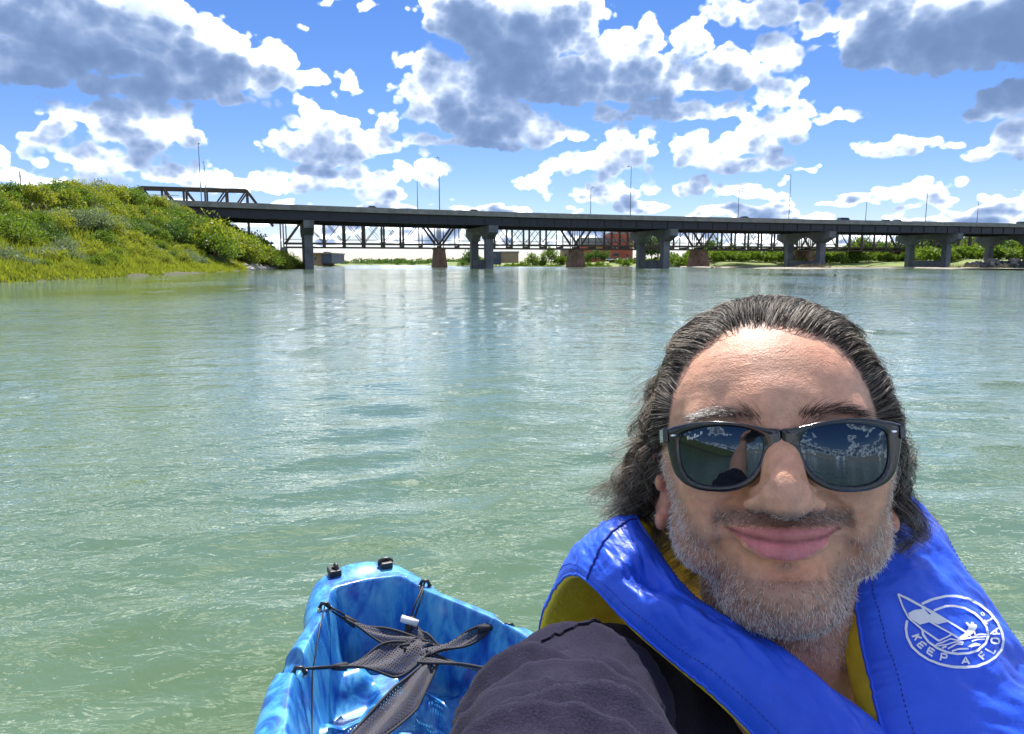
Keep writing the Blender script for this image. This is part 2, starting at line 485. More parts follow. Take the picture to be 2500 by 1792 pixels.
# ================================================================== WEST BANK (hill beside the river)
SHORE = np.array([(-22.0, -60), (-22.5, 0), (-24.5, 22), (-27.6, 39), (-31, 55.5), (-34.5, 77), (-38.5, 99), (-46, 137), (-55, 190), (-78, 300), (-120, 420)], float)
def shore_x(y): return np.interp(y, SHORE[:, 1], SHORE[:, 0])
def hill_z(x, y):
    x = np.asarray(x, float); y = np.asarray(y, float)
    t = shore_x(y) - x
    s = np.clip(t / np.interp(y, [60, 110, 150, 200], [26., 22., 16., 20.]), 0, 1); s = s * s * (3 - 2 * s)
    top = np.interp(y, [-60, 0, 30, 60, 90, 120, 150, 175, 200, 260, 420], [4, 5, 5.6, 6.2, 8.0, 10.2, 9.6, 7.4, 5.6, 3.5, 3.0])
    lump = (fbm(np.stack([x * .09, y * .09, x * 0], -1), 3, 8) - .5) * 2.2 * np.clip(t / 8, 0, 1)
    return np.where(t < 0, t * .5, .12 + np.clip(t, 0, 1.2) * .30 + top * s + lump * .8)
def make_bank():
    ts = np.concatenate([np.linspace(-3, 4, 15), np.linspace(4.6, 34, 46), np.linspace(38, 240, 14)])
    ys = np.concatenate([np.linspace(-60, 10, 15), np.linspace(13, 170, 100), np.linspace(175, 420, 25)])
    T, Y = np.meshgrid(ts, ys)
    wob = (fbm(np.stack([Y * .22, Y * 0, Y * 0], -1), 3, 3) - .5) * 1.6
    X = shore_x(Y) - T + wob * np.clip(1 - T / 10, 0, 1)
    Z = hill_z(X - wob * np.clip(1 - T / 10, 0, 1), Y)
    n, k = X.shape; idx = np.arange(n * k).reshape(n, k)
    Q = np.stack([idx[:-1, :-1], idx[1:, :-1], idx[1:, 1:], idx[:-1, 1:]], -1).reshape(-1, 4)
    m, nt, b = mat_new('bank_soil'); N = NB(nt)
    pn = N.noise(N.geo('Position'), 1.2, 5, .65)
    zz = N.sep(N.geo('Position'))[2]
    c = N.mix(N.mapr(zz, .05, .45), (.060, .058, .028), N.ramp(pn, [(.35, (.075, .095, .022)), (.65, (.15, .165, .04))]))
    N.put(b.inputs['Base Color'], c); b.inputs['Roughness'].default_value = .95
    N.put(b.inputs['Normal'], N.bump(pn, .8, .3))
    o = mesh_np('terrain', np.stack([X, Y, Z], -1).reshape(-1, 3), Q, m, smooth=True)
    tag(o, kind='structure', label='green hillside bank falling to the river')
make_bank()

def make_bank_plants():
    rng = np.random.RandomState(11)
    # tall grass and willow shoots: one uncountable mass
    N_ = 60000
    y = 14 + (rng.uniform(0, 1, N_) ** 1.25) * 150
    t = np.abs(rng.normal(0, 1, N_)) ** 1.25 * 6.0 - .1
    x = shore_x(y) - t
    z = hill_z(x, y)
    clump = fbm(np.stack([x * .5, y * .5, x * 0], -1), 3, 21)
    hgt = (.28 + .75 * np.clip(t / 5, 0, 1)) * rng.uniform(.5, 1.25, N_) * (.55 + clump)
    lean = rng.normal(0, .22, (N_, 2)); wdt = rng.uniform(.015, .04, N_) * (1 + y / 80)
    a = rng.uniform(0, 6.28, N_); cx, cy = np.cos(a) * wdt, np.sin(a) * wdt
    base = np.stack([x, y, z - .05], -1)
    V = np.empty((N_, 5, 3))
    mid = base + np.stack([lean[:, 0] * hgt * .4, lean[:, 1] * hgt * .4, hgt * .55], -1)
    tip = base + np.stack([lean[:, 0] * hgt * 1.2, lean[:, 1] * hgt * 1.2, hgt], -1)
    off = np.stack([cx, cy, cx * 0], -1)
    V[:, 0] = base - off; V[:, 1] = base + off; V[:, 2] = mid + off * .9; V[:, 3] = tip; V[:, 4] = mid - off * .9
    i = np.arange(N_)[:, None] * 5
    g = mesh_np('grass', V.reshape(-1, 3), i + np.array([[0, 1, 2, 3, 4]]), LEAF['yellow'])
    tag(g, 'tall yellow green grass and willow shoots covering the lower river bank', 'grass', kind='stuff')
    # bushes
    pr = []
    kinds = ['yellow', 'yellow', 'green', 'green', 'silver', 'deep', 'yellow', 'silver']
    names = ['willow_bush'] * 2 + ['leafy_bush'] * 2 + ['silver_bush', 'dark_bush', 'willow_bush', 'silver_bush']
    for q, kd in enumerate(kinds):
        pr.append(bush_proto(names[q], rng, rng.uniform(2.6, 3.4), rng.uniform(2.0, 2.9), LEAF[kd], 2200, .19, 34))
    spots = []
    def put(k, px, py, Y, sc):
        r = ray(px, py); s = Y / r.y; X = r.x * s
        z = float(hill_z(X, Y)); spots.append((k, (X, Y, z - .15), rng.uniform(0, 6.28), sc))
    for q in range(330):
        y = 22 + rng.uniform(0, 1) ** 1.1 * 150
        t = rng.uniform(2.2, 26)
        x = float(shore_x(y)) - t
        if y > 134 and t > 18: continue      # clear of the bridge
        hi = t / 24
        k = rng.choice(8, p=[.22, .20, .16, .12, .07, .08, .10, .05]) if hi < .6 else rng.choice(8, p=[.12, .10, .22, .20, .10, .10, .08, .08])
        spots.append((int(k), (x, y, float(hill_z(x, y)) - .15), rng.uniform(0, 6.28), rng.uniform(.6, 1.15) * (.62 + .95 * hi)))
    # the ones that make the skyline and stand out
    for (k, px, Y, sc) in ((2, 20, 62, 1.3), (5, 125, 70, 1.1), (4, 190, 82, 1.35), (4, 240, 86, 1.45), (3, 215, 88, 1.2), (4, 285, 92, 1.15), (5, 340, 98, 1.25), (2, 310, 95, 1.2), (2, 60, 66, 1.2), (3, 395, 104, 1.25), (5, 425, 110, 1.15), (2, 450, 112, 1.9), (5, 478, 114, 2.2), (2, 500, 116, 2.0), (5, 430, 108, 1.7), (5, 490, 112, 1.6), (2, 462, 120, 2.0),
                           (7, 480, 96, .8), (7, 455, 93, .9), (4, 150, 60, .85), (6, 590, 150, 1.1), (0, 620, 152, 1.0), (6, 650, 156, .9), (1, 560, 140, 1.1), (2, 540, 150, 1.3), (2, 575, 165, 1.5), (0, 690, 165, .8), (0, 715, 168, .6), (2, 600, 172, 1.2), (2, 520, 135, 1.4)):
        put(k, px, 640, Y, sc)
    for q in range(46):
        px_ = rng.uniform(515, 738); Y_ = np.interp(px_, [515, 600, 680, 738], [112, 135, 152, 172]) + rng.uniform(-6, 14)
        put(int(rng.choice([0, 1, 2, 3, 6, 7])), px_, 640, float(Y_), float(rng.uniform(.9, 1.6) * np.interp(px_, [515, 650, 738], [1.9, 1.5, .9])))
    for q in range(50):
        y_ = rng.uniform(24, 110); x_ = float(shore_x(y_)) - rng.uniform(1.0, 9)
        spots.append((int(rng.choice([0, 1, 6])), (x_, y_, float(hill_z(x_, y_)) - .15), rng.uniform(0, 6.28), rng.uniform(.3, .55)))
    def lab(i, k, loc):
        base = {'yellow': 'yellow green willow bush', 'green': 'rounded mid green bush', 'silver': 'pale silvery leaved bush', 'deep': 'dark green dense bush'}[kinds[k]]
        sc_ = spots[i][3]; size = 'small' if sc_ < .7 else ('tall' if sc_ > 1.2 else 'medium')
        if loc[1] > 145: where = 'on the rocky point under the road bridge'
        elif loc[1] > 118: where = 'beside the road bridge abutment'
        elif loc[1] > 92: where = 'below the high truss span' if loc[2] > 4 else 'by the shore near the pale rocks'
        elif loc[1] > 66: where = 'below the bare hilltop pole' if loc[2] > 5 else ('halfway up the bank' if loc[2] > 2 else 'in the shore grass short of the rocks')
        else: where = 'below the hilltop road sign' if loc[2] > 5 else ('in the middle of the tall grass slope' if loc[2] > 2 else 'at the foot of the grass slope')
        return f'{size} {base} {where}'
    scatter(pr, spots, lab, 'bush', 'bushes on the river bank hillside')
make_bank_plants()

# ================================================================== ROAD BRIDGE
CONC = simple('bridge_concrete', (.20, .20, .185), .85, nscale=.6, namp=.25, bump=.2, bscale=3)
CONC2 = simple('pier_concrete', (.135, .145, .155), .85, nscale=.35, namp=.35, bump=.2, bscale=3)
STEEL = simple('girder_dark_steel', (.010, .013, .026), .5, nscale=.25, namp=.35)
ASPH = simple('bridge_asphalt', (.05, .05, .05), .9, nscale=2)
GALV = simple('pole_galvanised', (.16, .17, .18), .5, metal=.6)
def bridge_z(X): return np.interp(X, [-140, -100, -71, -54, -30, 5, 40, 70, 152, 330], [1.2, .75, .33, .05, -.30, -.62, -.68, -.66, -.50, -.40])
EX = Vector((1, .325, 0)).normalized(); EN = Vector((-EX.y, EX.x, 0))
def bp(X, w, z):
    """point on the bridge: X along, w across from the near edge, z height (before the vertical profile)"""
    return Vector((X, 150 + .325 * (X + 54.6), 0)) + EN * w + Vector((0, 0, z + float(bridge_z(X))))
def sweep(secs, xs, fn):
    V = []; k = len(secs)
    for X in xs:
        for (w, z) in secs: V.append(fn(X, w, z))
    Fc = []
    for i in range(len(xs) - 1):
        for j in range(k):
            j2 = (j + 1) % k
            Fc.append((i * k + j, (i + 1) * k + j, (i + 1) * k + j2, i * k + j2))
    Fc.append(tuple(range(k))); Fc.append(tuple((len(xs) - 1) * k + j for j in range(k - 1, -1, -1)))
    return V, Fc
def pier_x(px):
    lo, hi = -110., 260.
    for _ in range(50):
        m_ = (lo + hi) / 2; v = bp(m_, 10, 0)
        if v.x / v.y * F_PX / CP + 1250 < px: lo = m_
        else: hi = m_
    return (lo + hi) / 2
PIERS = [pier_x(q) for q in (752, 1175, 1592, 1962, 2262, 2458, 2620)]
def make_road_bridge():
    root = empty('road_bridge', bp(-42.9, 10, 0)); M = Matrix.Translation(-Vector(root.location))
    xs = np.linspace(-112, 330, 90)
    def part(name, secs, mat, xr=xs):
        V, Fc = sweep(secs, xr, bp); mb = MB(); mb.add([M @ v for v in V], Fc); return mb.build(name, mat, root)
    part('deck', [(-.05, 12.0), (20.05, 12.0), (20.05, 12.3), (-.05, 12.3)], ASPH)
    part('parapet', [(-.35, 12.10), (.35, 12.12), (.10, 13.2), (-.22, 13.2)], CONC)
    part('parapet', [(19.65, 12.12), (20.35, 12.10), (20.22, 13.2), (19.9, 13.2)], CONC)
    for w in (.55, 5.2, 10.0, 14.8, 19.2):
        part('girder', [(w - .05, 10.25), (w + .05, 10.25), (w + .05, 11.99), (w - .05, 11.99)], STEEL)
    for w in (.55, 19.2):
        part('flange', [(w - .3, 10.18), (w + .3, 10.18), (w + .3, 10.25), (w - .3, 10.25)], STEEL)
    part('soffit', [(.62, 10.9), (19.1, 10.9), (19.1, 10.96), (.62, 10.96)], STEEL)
    # stiffener ribs on the near web
    d = MB()
    for k, X in enumerate(np.arange(-70, 160, 4.0)):
        d.box(M @ bp(X, .43, 11.12), (.05, .06, .85), (EX, EN, Vector((0, 0, 1))))
    o = d.build('stiffener', STEEL, root); o['kind'] = 'stuff'
    for X in PIERS:
        pz = float(bridge_z(X)); pe = empty('pier', (0, 0, 0)); pe.parent = root
        poly = [(-.6, 10.15), (20.6, 10.15), (20.6, 8.6), (17.5, 7.3), (15.2, 7.1), (13.6, 8.3), (11.5, 8.95), (8.5, 8.95), (6.4, 8.3), (4.8, 7.1), (2.5, 7.3), (-.6, 8.6)]
        V = []; 
        for s in (-1.05, 1.05):
            for (w, z) in poly: V.append(M @ (bp(X, w, z) + EX * s))
        k = len(poly)
        Fc = [tuple(range(k)), tuple(range(2 * k - 1, k - 1, -1))] + [(j, j + k, (j + 1) % k + k, (j + 1) % k) for j in range(k)]
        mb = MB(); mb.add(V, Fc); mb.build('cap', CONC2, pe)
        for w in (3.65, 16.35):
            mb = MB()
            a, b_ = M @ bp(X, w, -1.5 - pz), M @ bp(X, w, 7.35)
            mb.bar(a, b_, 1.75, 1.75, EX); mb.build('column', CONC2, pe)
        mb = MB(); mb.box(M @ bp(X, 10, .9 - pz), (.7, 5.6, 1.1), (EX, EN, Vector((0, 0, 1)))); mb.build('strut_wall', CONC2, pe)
    tag(root, 'long dark girder road bridge on twin column concrete piers', 'bridge')
make_road_bridge()

def lamp_post(px_base, far, h, label):
    # distance found on the bridge line
    w = 19.9 if far else .05
    lo, hi = -110., 200.
    for _ in range(50):
        m_ = (lo + hi) / 2; v = bp(m_, w, 13.2)
        if v.x / v.y * F_PX * 1.0 / CP + 1250 < px_base: lo = m_
        else: hi = m_
    X = (lo + hi) / 2; base = bp(X, w, 13.1)
    r = empty('lamp_post', base)
    mb = MB(); mb.tube([(0, 0, -.4), (0, 0, h * .5), (0, 0, h)], [.11, .085, .06], 8); mb.build('pole', GALV, r)
    s = -1 if far else 1
    mb = MB(); mb.tube([(0, 0, h - .1), tuple(EN * (s * .7) + Vector((0, 0, h + .12))), tuple(EN * (s * 1.3) + Vector((0, 0, h + .12)))], .045, 6); mb.build('arm', GALV, r)
    mb = MB(); mb.box(EN * (s * 1.55) + Vector((0, 0, h + .12)), (.13, .3, .06), (EX, EN, Vector((0, 0, 1)))); mb.build('lamp_head', GALV, r)
    mb = MB(); mb.box((0, 0, -.25), (.2, .2, .3), (EX, EN, Vector((0, 0, 1)))); mb.build('base', CONC, r)
    tag(r, label, 'lamp post', 'lamp posts along the road bridge')
for px, h in ((501, 11.2), (1075, 11.3), (1536, 11.4), (1920, 11.2), (2251, 11.4)):
    lamp_post(px, False, h, 'tall thin street lamp post on the river facing parapet of the road bridge')
for px, h in ((512, 9.8), (1022, 8.4), (1440, 8.2), (1797, 9.3), (2106, 9.6), (2376, 9.4)):
    lamp_post(px, True, h, 'street lamp post on the far parapet of the road bridge')

# vehicles on the deck, seen over the parapet
def car_proto(name, body_col, L=4.4, Wd=1.8, H=1.5, van=False):
    r = empty(name)
    paint = simple('paint_' + name, body_col, .3, coat=.6); glass = bpy.data.materials.get('car_glass') or simple('car_glass', (.015, .02, .025), .08, spec=.8)
    tyre = bpy.data.materials.get('car_tyre') or simple('car_tyre', (.015, .015, .015), .8)
    roof = .62 if not van else .9
    def prism(prof, hw, nm, mt, par):
        V = [(x, s * hw * (1 - .12 * max(0, (z - .8))), z) for s in (-1, 1) for (x, z) in prof]; k = len(prof)
        Fc = [tuple(range(k - 1, -1, -1)), tuple(range(k, 2 * k))] + [(j, (j + 1) % k, (j + 1) % k + k, j + k) for j in range(k)]
        mb = MB(); mb.add(V, Fc); return mb.build(nm, mt, par, bevel=.04)
    h = H
    prism([(-L/2, .35), (L/2, .35), (L/2, .68), (L/2-.25, .85), (.75, .98), (-L/2+.35, 1.0), (-L/2, .9)], Wd/2, 'body', paint, r)
    if van: prof = [(.95, .97), (.35, h-.06), (.1, h), (-L/2+.2, h), (-L/2+.06, .99)]
    else: prof = [(.95, .97), (.25, h-.06), (0, h), (-.9, h-.02), (-L/2+.55, .99)]
    cb = prism(prof, Wd/2-.08, 'cabin', glass, r)
    rp = [(p[0]*.96, p[1]+.02) for p in prof[1:4]]
    mb = MB(); x0, x1 = prof[3][0], prof[1][0]
    mb.box(((x0+x1)/2, 0, h+.015), ((x1-x0)/2, Wd/2-.22, .02)); mb.build('roof', paint, cb)
    for sx in (-L*.31, L*.31):
        for sy in (-1, 1):
            mb = MB(); mb.tube([(sx, sy*(Wd/2-.2), .33), (sx, sy*(Wd/2+.01), .33)], .33, 14); mb.build('wheel', tyre, r)
    return r
def place_car(px, w, heading, col, name, label, van=False, H=1.5):
    lo, hi = -110., 200.
    for _ in range(50):
        m_ = (lo + hi) / 2; v = bp(m_, w, 13.2)
        if v.x / v.y * F_PX / CP + 1250 < px: lo = m_
        else: hi = m_
    o = car_proto(name, col, H=H, van=van, L=4.8 if van else 4.4)
    o.location = bp((lo + hi) / 2, w, 12.305)
    o.rotation_euler = (0, 0, math.atan2(EX.y, EX.x) + (math.pi if heading < 0 else 0))
    tag(o, label, 'car', 'vehicles crossing the road bridge')
place_car(915, 4.2, 1, (.03, .035, .05), 'crossing_car', 'dark blue car crossing the bridge between first and second piers')
place_car(1153, 4.2, -1, (.04, .04, .04), 'crossing_car', 'black car crossing the bridge above a twin column pier')
place_car(1814, 4.2, 1, (.10, .10, .10), 'crossing_car', 'grey car crossing the bridge beside a far lamp post')
place_car(2058, 4.2, 1, (.035, .035, .04), 'crossing_van', 'dark tall van crossing the bridge near the third river pier', True, 1.72)
place_car(2152, 4.2, -1, (.12, .12, .13), 'crossing_car', 'silver car leading another on the bridge toward the far bank')
place_car(2180, 4.2, -1, (.05, .05, .06), 'crossing_car', 'charcoal car following a silver car on the bridge')
place_car(2490, 4.2, 1, (.06, .06, .07), 'crossing_van', 'dark van on the bridge above the last visible pier', True, 1.7)

# ================================================================== OLD TRUSS BRIDGE BEHIND
TRUSS = simple('truss_brown_steel', (.060, .045, .036), .75, nscale=.5, namp=.35)
STONE = simple('pier_brown_stone', (.17, .095, .065), .9, nscale=.7, namp=.45, bump=.6, bscale=1.5)
WHITE = simple('brace_white', (.75, .75, .73), .5)  # one even white for the slanting bars in the high span
TX = Vector((1, .30, 0)).normalized(); TN = Vector((-TX.y, TX.x, 0))
def tp(X, w, z): return Vector((X, 215 + .30 * (X + 69.3), 0)) + TN * w + Vector((0, 0, z))
def make_truss():
    root = empty('truss_bridge', tp(-23, 3, 0)); M = Matrix.Translation(-Vector(root.location))
    ZB, ZL, ZT = 7.1, 5.95, 14.3
    def bar(name, a, b, w, h, mat=TRUSS):
        mb = MB(); mb.bar(M @ a, M @ b, w, h); return mb.build(name, mat, root)
    ends = [-66.5, -22.0, 22.0, 66.0, 108.0, 151.0, 196.0]
    for si in range(len(ends) - 1):
        x0, x1 = ends[si], ends[si + 1]; n = 8; xs = np.linspace(x0, x1, n + 1)
        for w in (0, 6.0):
            bar('bottom_chord', tp(x0, w, ZB), tp(x1, w, ZB), .35, .42)
            bar('walkway_edge', tp(x0, w, ZL), tp(x1, w, ZL), .3, .40)
            bar('top_chord', tp(xs[1], w, ZT), tp(xs[-2], w, ZT), .4, .5)
            bar('end_post', tp(x0 + .5, w, ZB), tp(xs[1], w, ZT), .45, .62)
            bar('end_post', tp(x1 - .5, w, ZB), tp(xs[-2], w, ZT), .45, .62)
            for k in range(1, n):
                wd = .62 if 1 < k < n - 1 else .30
                bar('vertical', tp(xs[k], w, ZL), tp(xs[k], w, ZT), .3, wd)
                if 1 <= k < n - 1:
                    a, b_ = (xs[k], xs[k + 1])
                    if k < n / 2: bar('diagonal', tp(a, w, ZT), tp(b_, w, ZB), .12, .2)
                    else: bar('diagonal', tp(a, w, ZB), tp(b_, w, ZT), .12, .2)
                    if k in (2, 3, 4, 5):
                        if k < n / 2: bar('counter_rod', tp(a, w, ZB), tp(b_, w, ZT), .07, .11)
                        else: bar('counter_rod', tp(a, w, ZT), tp(b_, w, ZB), .07, .11)
            for s in (-.75, 0, .75):
                bar('tower_post', tp(x0 + s, w, ZL), tp(x0 + s, w, ZT), .25, .25)
            bar('handrail', tp(x0, w - .3, ZB + 1.15), tp(x1, w - .3, ZB + 1.15), .06, .09)
        for k in range(n + 1):
            bar('floor_beam', tp(xs[k], -.2, ZL + .5), tp(xs[k], 6.2, ZL + .5), .3, .5)
        bar('roadway', tp(x0, 3, ZL + .95), tp(x1, 3, ZL + .95), 5.2, .15, ASPH)
    # high swing span on the west side
    xa, xb, zt = -104.5, -69.2, 21.9
    xs = np.linspace(-102, -75.6, 6)
    for w in (0, 6.0):
        bar('top_chord', tp(xs[0], w, zt), tp(xs[-1], w, zt), .5, .7)
        bar('end_post', tp(xs[0], w, zt), tp(xa - 5, w, 14), .5, .7)
        bar('end_post', tp(xs[-1], w, zt), tp(xb, w, ZB + 5), .5, .7)
        bar('bottom_chord', tp(xa - 8, w, ZB), tp(xb, w, ZB), .35, .42)
        bar('walkway_edge', tp(xa - 8, w, ZL), tp(xb, w, ZL), .3, .4)
        for k in range(6):
            bar('vertical', tp(xs[k], w, ZB), tp(xs[k], w, zt), .3, .55 if k in (0, 1, 2) else .4)
        for a, b_ in ((2, 3), (4, 3), (5, 4), (1, 2), (0, 1)):
            bar('diagonal', tp(xs[a], w, zt), tp(xs[b_], w, 14.0 if True else ZB), .3, .42)
    for k in range(6): bar('cross_strut', tp(xs[k], 0, zt), tp(xs[k], 6, zt), .3, .4)
    for k in range(2):
        x = xs[k] + 1.2
        bar('white_brace', tp(x - 2.0, 1.2, 17.3), tp(x - .6, 1.2, 20.0), .22, .30, WHITE)
        bar('white_brace', tp(x - .6, 1.2, 20.0), tp(x + 2.2, 1.2, 17.4), .22, .30, WHITE)
        bar('white_brace', tp(x - .6, 1.2, 20.0), tp(x - .6, 1.2, 17.2), .22, .30, WHITE)
    bar('white_brace', tp(xs[0] - .8, 1.2, 20.0), tp(xs[1] + 4, 1.2, 20.0), .18, .25, WHITE)
    # stone piers
    for k, x in enumerate(ends[:-1] + [-102]):
        V = []
        for z, hx, w0, w1 in ((-2, 1.7, -2.2, 8.2), (.6, 1.6, -2.0, 8.0), (5.3, 1.2, -1.0, 7.0), (5.75, 1.45, -1.3, 7.3)):
            for (a, w) in ((-hx, w0), (hx, w0), (hx, w1), (-hx, w1)):
                V.append(M @ (tp(x, w, z) + TX * a))
        Fc = [(3, 2, 1, 0), (12, 13, 14, 15)] + [(r * 4 + j, r * 4 + (j + 1) % 4, r * 4 + 4 + (j + 1) % 4, r * 4 + 4 + j) for r in range(3) for j in range(4)]
        if k in (0, 6):
            [(lambda mb: (mb.bar(M @ tp(x, w_, -1), M @ tp(x, w_, 5.9), 1.6, 1.6), mb.build('pier', CONC2, root)))(MB()) for w_ in (0, 6)]
        else:
            mb = MB(); mb.add(V, Fc); mb.build('pier', STONE, root, bevel=.12)
    tag(root, 'old brown steel truss bridge on stone piers behind the road bridge', 'bridge')
make_truss()

# ================================================================== FAR BANK
def make_far_bank():
    rng = np.random.RandomState(5)
    sh = [GZ(1040, 648.6, 0), GZ(1180, 649.2, 0), GZ(1320, 650.0, 0), GZ(1500, 650.6, 0), GZ(1640, 651.4, 0), GZ(1760, 652.2, 0), AT(1900, 653, 262), AT(2100, 653, 262), AT(2240, 653, 255), AT(2400, 653, 235), AT(2560, 653, 225), AT(2800, 655, 215)]
    S = np.array([(v.x, v.y) for v in sh])
    us = np.linspace(0, len(S) - 1, 120); ts = np.concatenate([[-6, -2, 0, 1.5, 4, 8, 14, 22, 35, 60, 100, 200, 500, 1200]])
    bx = np.interp(us, range(len(S)), S[:, 0]); by = np.interp(us, range(len(S)), S[:, 1])
    T, I = np.meshgrid(ts, np.arange(120))
    wob = (fbm(np.stack([us * 2.1, us * 0, us * 0], -1), 3, 2) - .5) * 5
    X = bx[I] + T * .25; Y = by[I] + T * .97 + wob[I]
    Z = np.where(T < 0, T * .25, np.interp(T, [0, 1.5, 8, 22, 60, 1200], [.02, .35, 1.3, 2.4, 3.0, 5.0])) + (T > 2) * (fbm(np.stack([X * .05, Y * .05, X * 0], -1), 3, 9) - .5) * 1.6
    n, k = X.shape; idx = np.arange(n * k).reshape(n, k)
    Q = np.stack([idx[:-1, :-1], idx[1:, :-1], idx[1:, 1:], idx[:-1, 1:]], -1).reshape(-1, 4)
    m, nt, b = mat_new('far_bank_grass'); N = NB(nt)
    pn = N.noise(N.geo('Position'), .15, 5, .65); zz = N.sep(N.geo('Position'))[2]
    c = N.mix(N.mapr(zz, .05, .30), (.24, .20, .13), N.ramp(pn, [(.35, (.10, .16, .03)), (.6, (.19, .23, .05)), (.75, (.26, .26, .08))]))
    N.put(b.inputs['Base Color'], c); b.inputs['Roughness'].default_value = .95
    o = mesh_np('far_terrain', np.stack([X, Y, Z], -1).reshape(-1, 3), Q[:, ::-1], m, smooth=True)
    tag(o, kind='structure', label='low grassy far bank of the river')
    # trees and bushes along it
    pr = []
    ks = ['green', 'deep', 'green', 'green', 'deep']
    for q, kd in enumerate(ks):
        pr.append(bush_proto('far_tree' if q in (1, 4, 0) else 'far_bush', rng, 7 if q in (1, 4, 0) else 6.5, 7.5 if q in (1, 4, 0) else 4.2, LEAF[kd], 1100, .75, 22, trunk=q in (1, 4, 0)))
    spots = []
    def put(k, px, Y, sc, zb=None):
        r = ray(px, 640); X = r.x / r.y * Y
        j = np.argmin((X_ - X) ** 2 + (Y_ - Y) ** 2); spots.append((k, (X, Y, float(Z_[j]) - .3), rng.uniform(0, 6.28), sc))
    X_, Y_, Z_ = X.ravel(), Y.ravel(), Z.ravel()
    for px in np.arange(1640, 2520, 9):                                     # band of bushes behind the sand
        put(int(rng.choice([2, 3])), px + rng.uniform(-8, 8), rng.uniform(270, 300) if px < 2250 else rng.uniform(252, 285), rng.uniform(.8, 1.35))
    for px in np.arange(1700, 2520, 13):
        put(int(rng.choice([0, 1, 2, 4])), px + rng.uniform(-8, 8), rng.uniform(310, 380), rng.uniform(.7, 1.05) * (1.25 if px > 2050 else .75))
    for px in np.arange(2200, 2520, 16):
        put(int(rng.choice([0, 4, 1])), px + rng.uniform(-8, 8), rng.uniform(300, 340), rng.uniform(1.25, 1.75))
    for px in np.arange(1185, 1660, 9): put(int(rng.choice([2, 3, 2])), px + rng.uniform(-5, 5), rng.uniform(325, 350), rng.uniform(.40, .75))
    for px, Y, sc, k in ((1145, 400, 1.35, 1), (1160, 410, 1.1, 4), (1250, 372, .9, 2), (1275, 372, 1.0, 2), (1300, 372, 1.1, 0), (1320, 370, 1.2, 2), (1345, 370, 1.25, 0), (1365, 368, 1.2, 2), (1380, 372, .9, 2), (1435, 352, .85, 4), (1455, 350, .95, 1), (1475, 350, .85, 4), (1350, 345, .6, 3), (1300, 350, .5, 3), (1260, 352, .5, 2),
                         (1575, 345, 1.7, 4), (1590, 350, 1.6, 1), (1605, 352, 1.4, 4), (1520, 330, .5, 3), (1550, 330, .55, 2), (1480, 332, .45, 3), (1625, 340, 1.0, 2), (1430, 335, .4, 3), (1200, 385, .6, 2), (1130, 420, .8, 0), (1118, 430, .6, 2), (1740, 330, 1.3, 4), (1720, 345, 1.2, 1)):
        put(k, px, Y, sc)
    def lab(i, k, loc):
        kind = {0: 'mid green tree', 1: 'dark green tree', 2: 'green rounded bush', 3: 'bright green low bush', 4: 'deep green broad tree'}[k]
        px = 1250 + loc[0] / loc[1] * F_PX; size = 'small' if spots[i][3] < .8 else ('large' if spots[i][3] > 1.2 else 'middling')
        if px < 1180: w = 'between the truss pier and the tan building'
        elif px < 1420: w = 'beside the tan building on the far bank'
        elif px < 1640: w = 'near the red brick building on the far bank'
        else:
            j = int(np.searchsorted([1705, 1960, 2260], px)); seg = ['past the brick building', 'between second and third river piers', 'between third and fourth river piers', 'past the fourth river pier'][j]
            w = ('at the sand ' if loc[1] < 305 else 'behind shore bushes ') + seg
        return f'{size} {kind} {w}'
    scatter(pr, spots, lab, 'tree', 'trees and bushes on the far bank')
    # distant wooded shore upstream
    nC = 260; px = rng.uniform(755, 1215, nC); D = rng.uniform(900, 1250, nC)
    C = np.array([tuple(AT(p_, 646, d_)) for p_, d_ in zip(px, D)]); C[:, 2] = rng.uniform(1.0, 6.5, nC) * np.interp(px, [755, 850, 870, 1100, 1215], [.35, .5, .95, .8, .9])
    V, Q = leaves(rng, C, rng.uniform(3, 6.5, nC), 16000, 2.2, 1.6)
    o = mesh_np('treeline', V, Q, LEAF['deep']); tag(o, 'far wooded shoreline seen under the bridges', 'treeline', kind='stuff')
    xs = np.linspace(-420, 300, 40); 
    V = [(x, y, z) for x in xs for (y, z) in ((880 + abs(x) * .1, -.4), (900 + abs(x) * .1, 1.2), (1500, 4.0))]
    Q = [(i * 3 + j, i * 3 + 3 + j, i * 3 + 4 + j, i * 3 + 1 + j) for i in range(39) for j in range(2)]
    o = mesh_np('upstream_terrain', V, Q, m); tag(o, kind='structure', label='far low shore upstream')
make_far_bank()

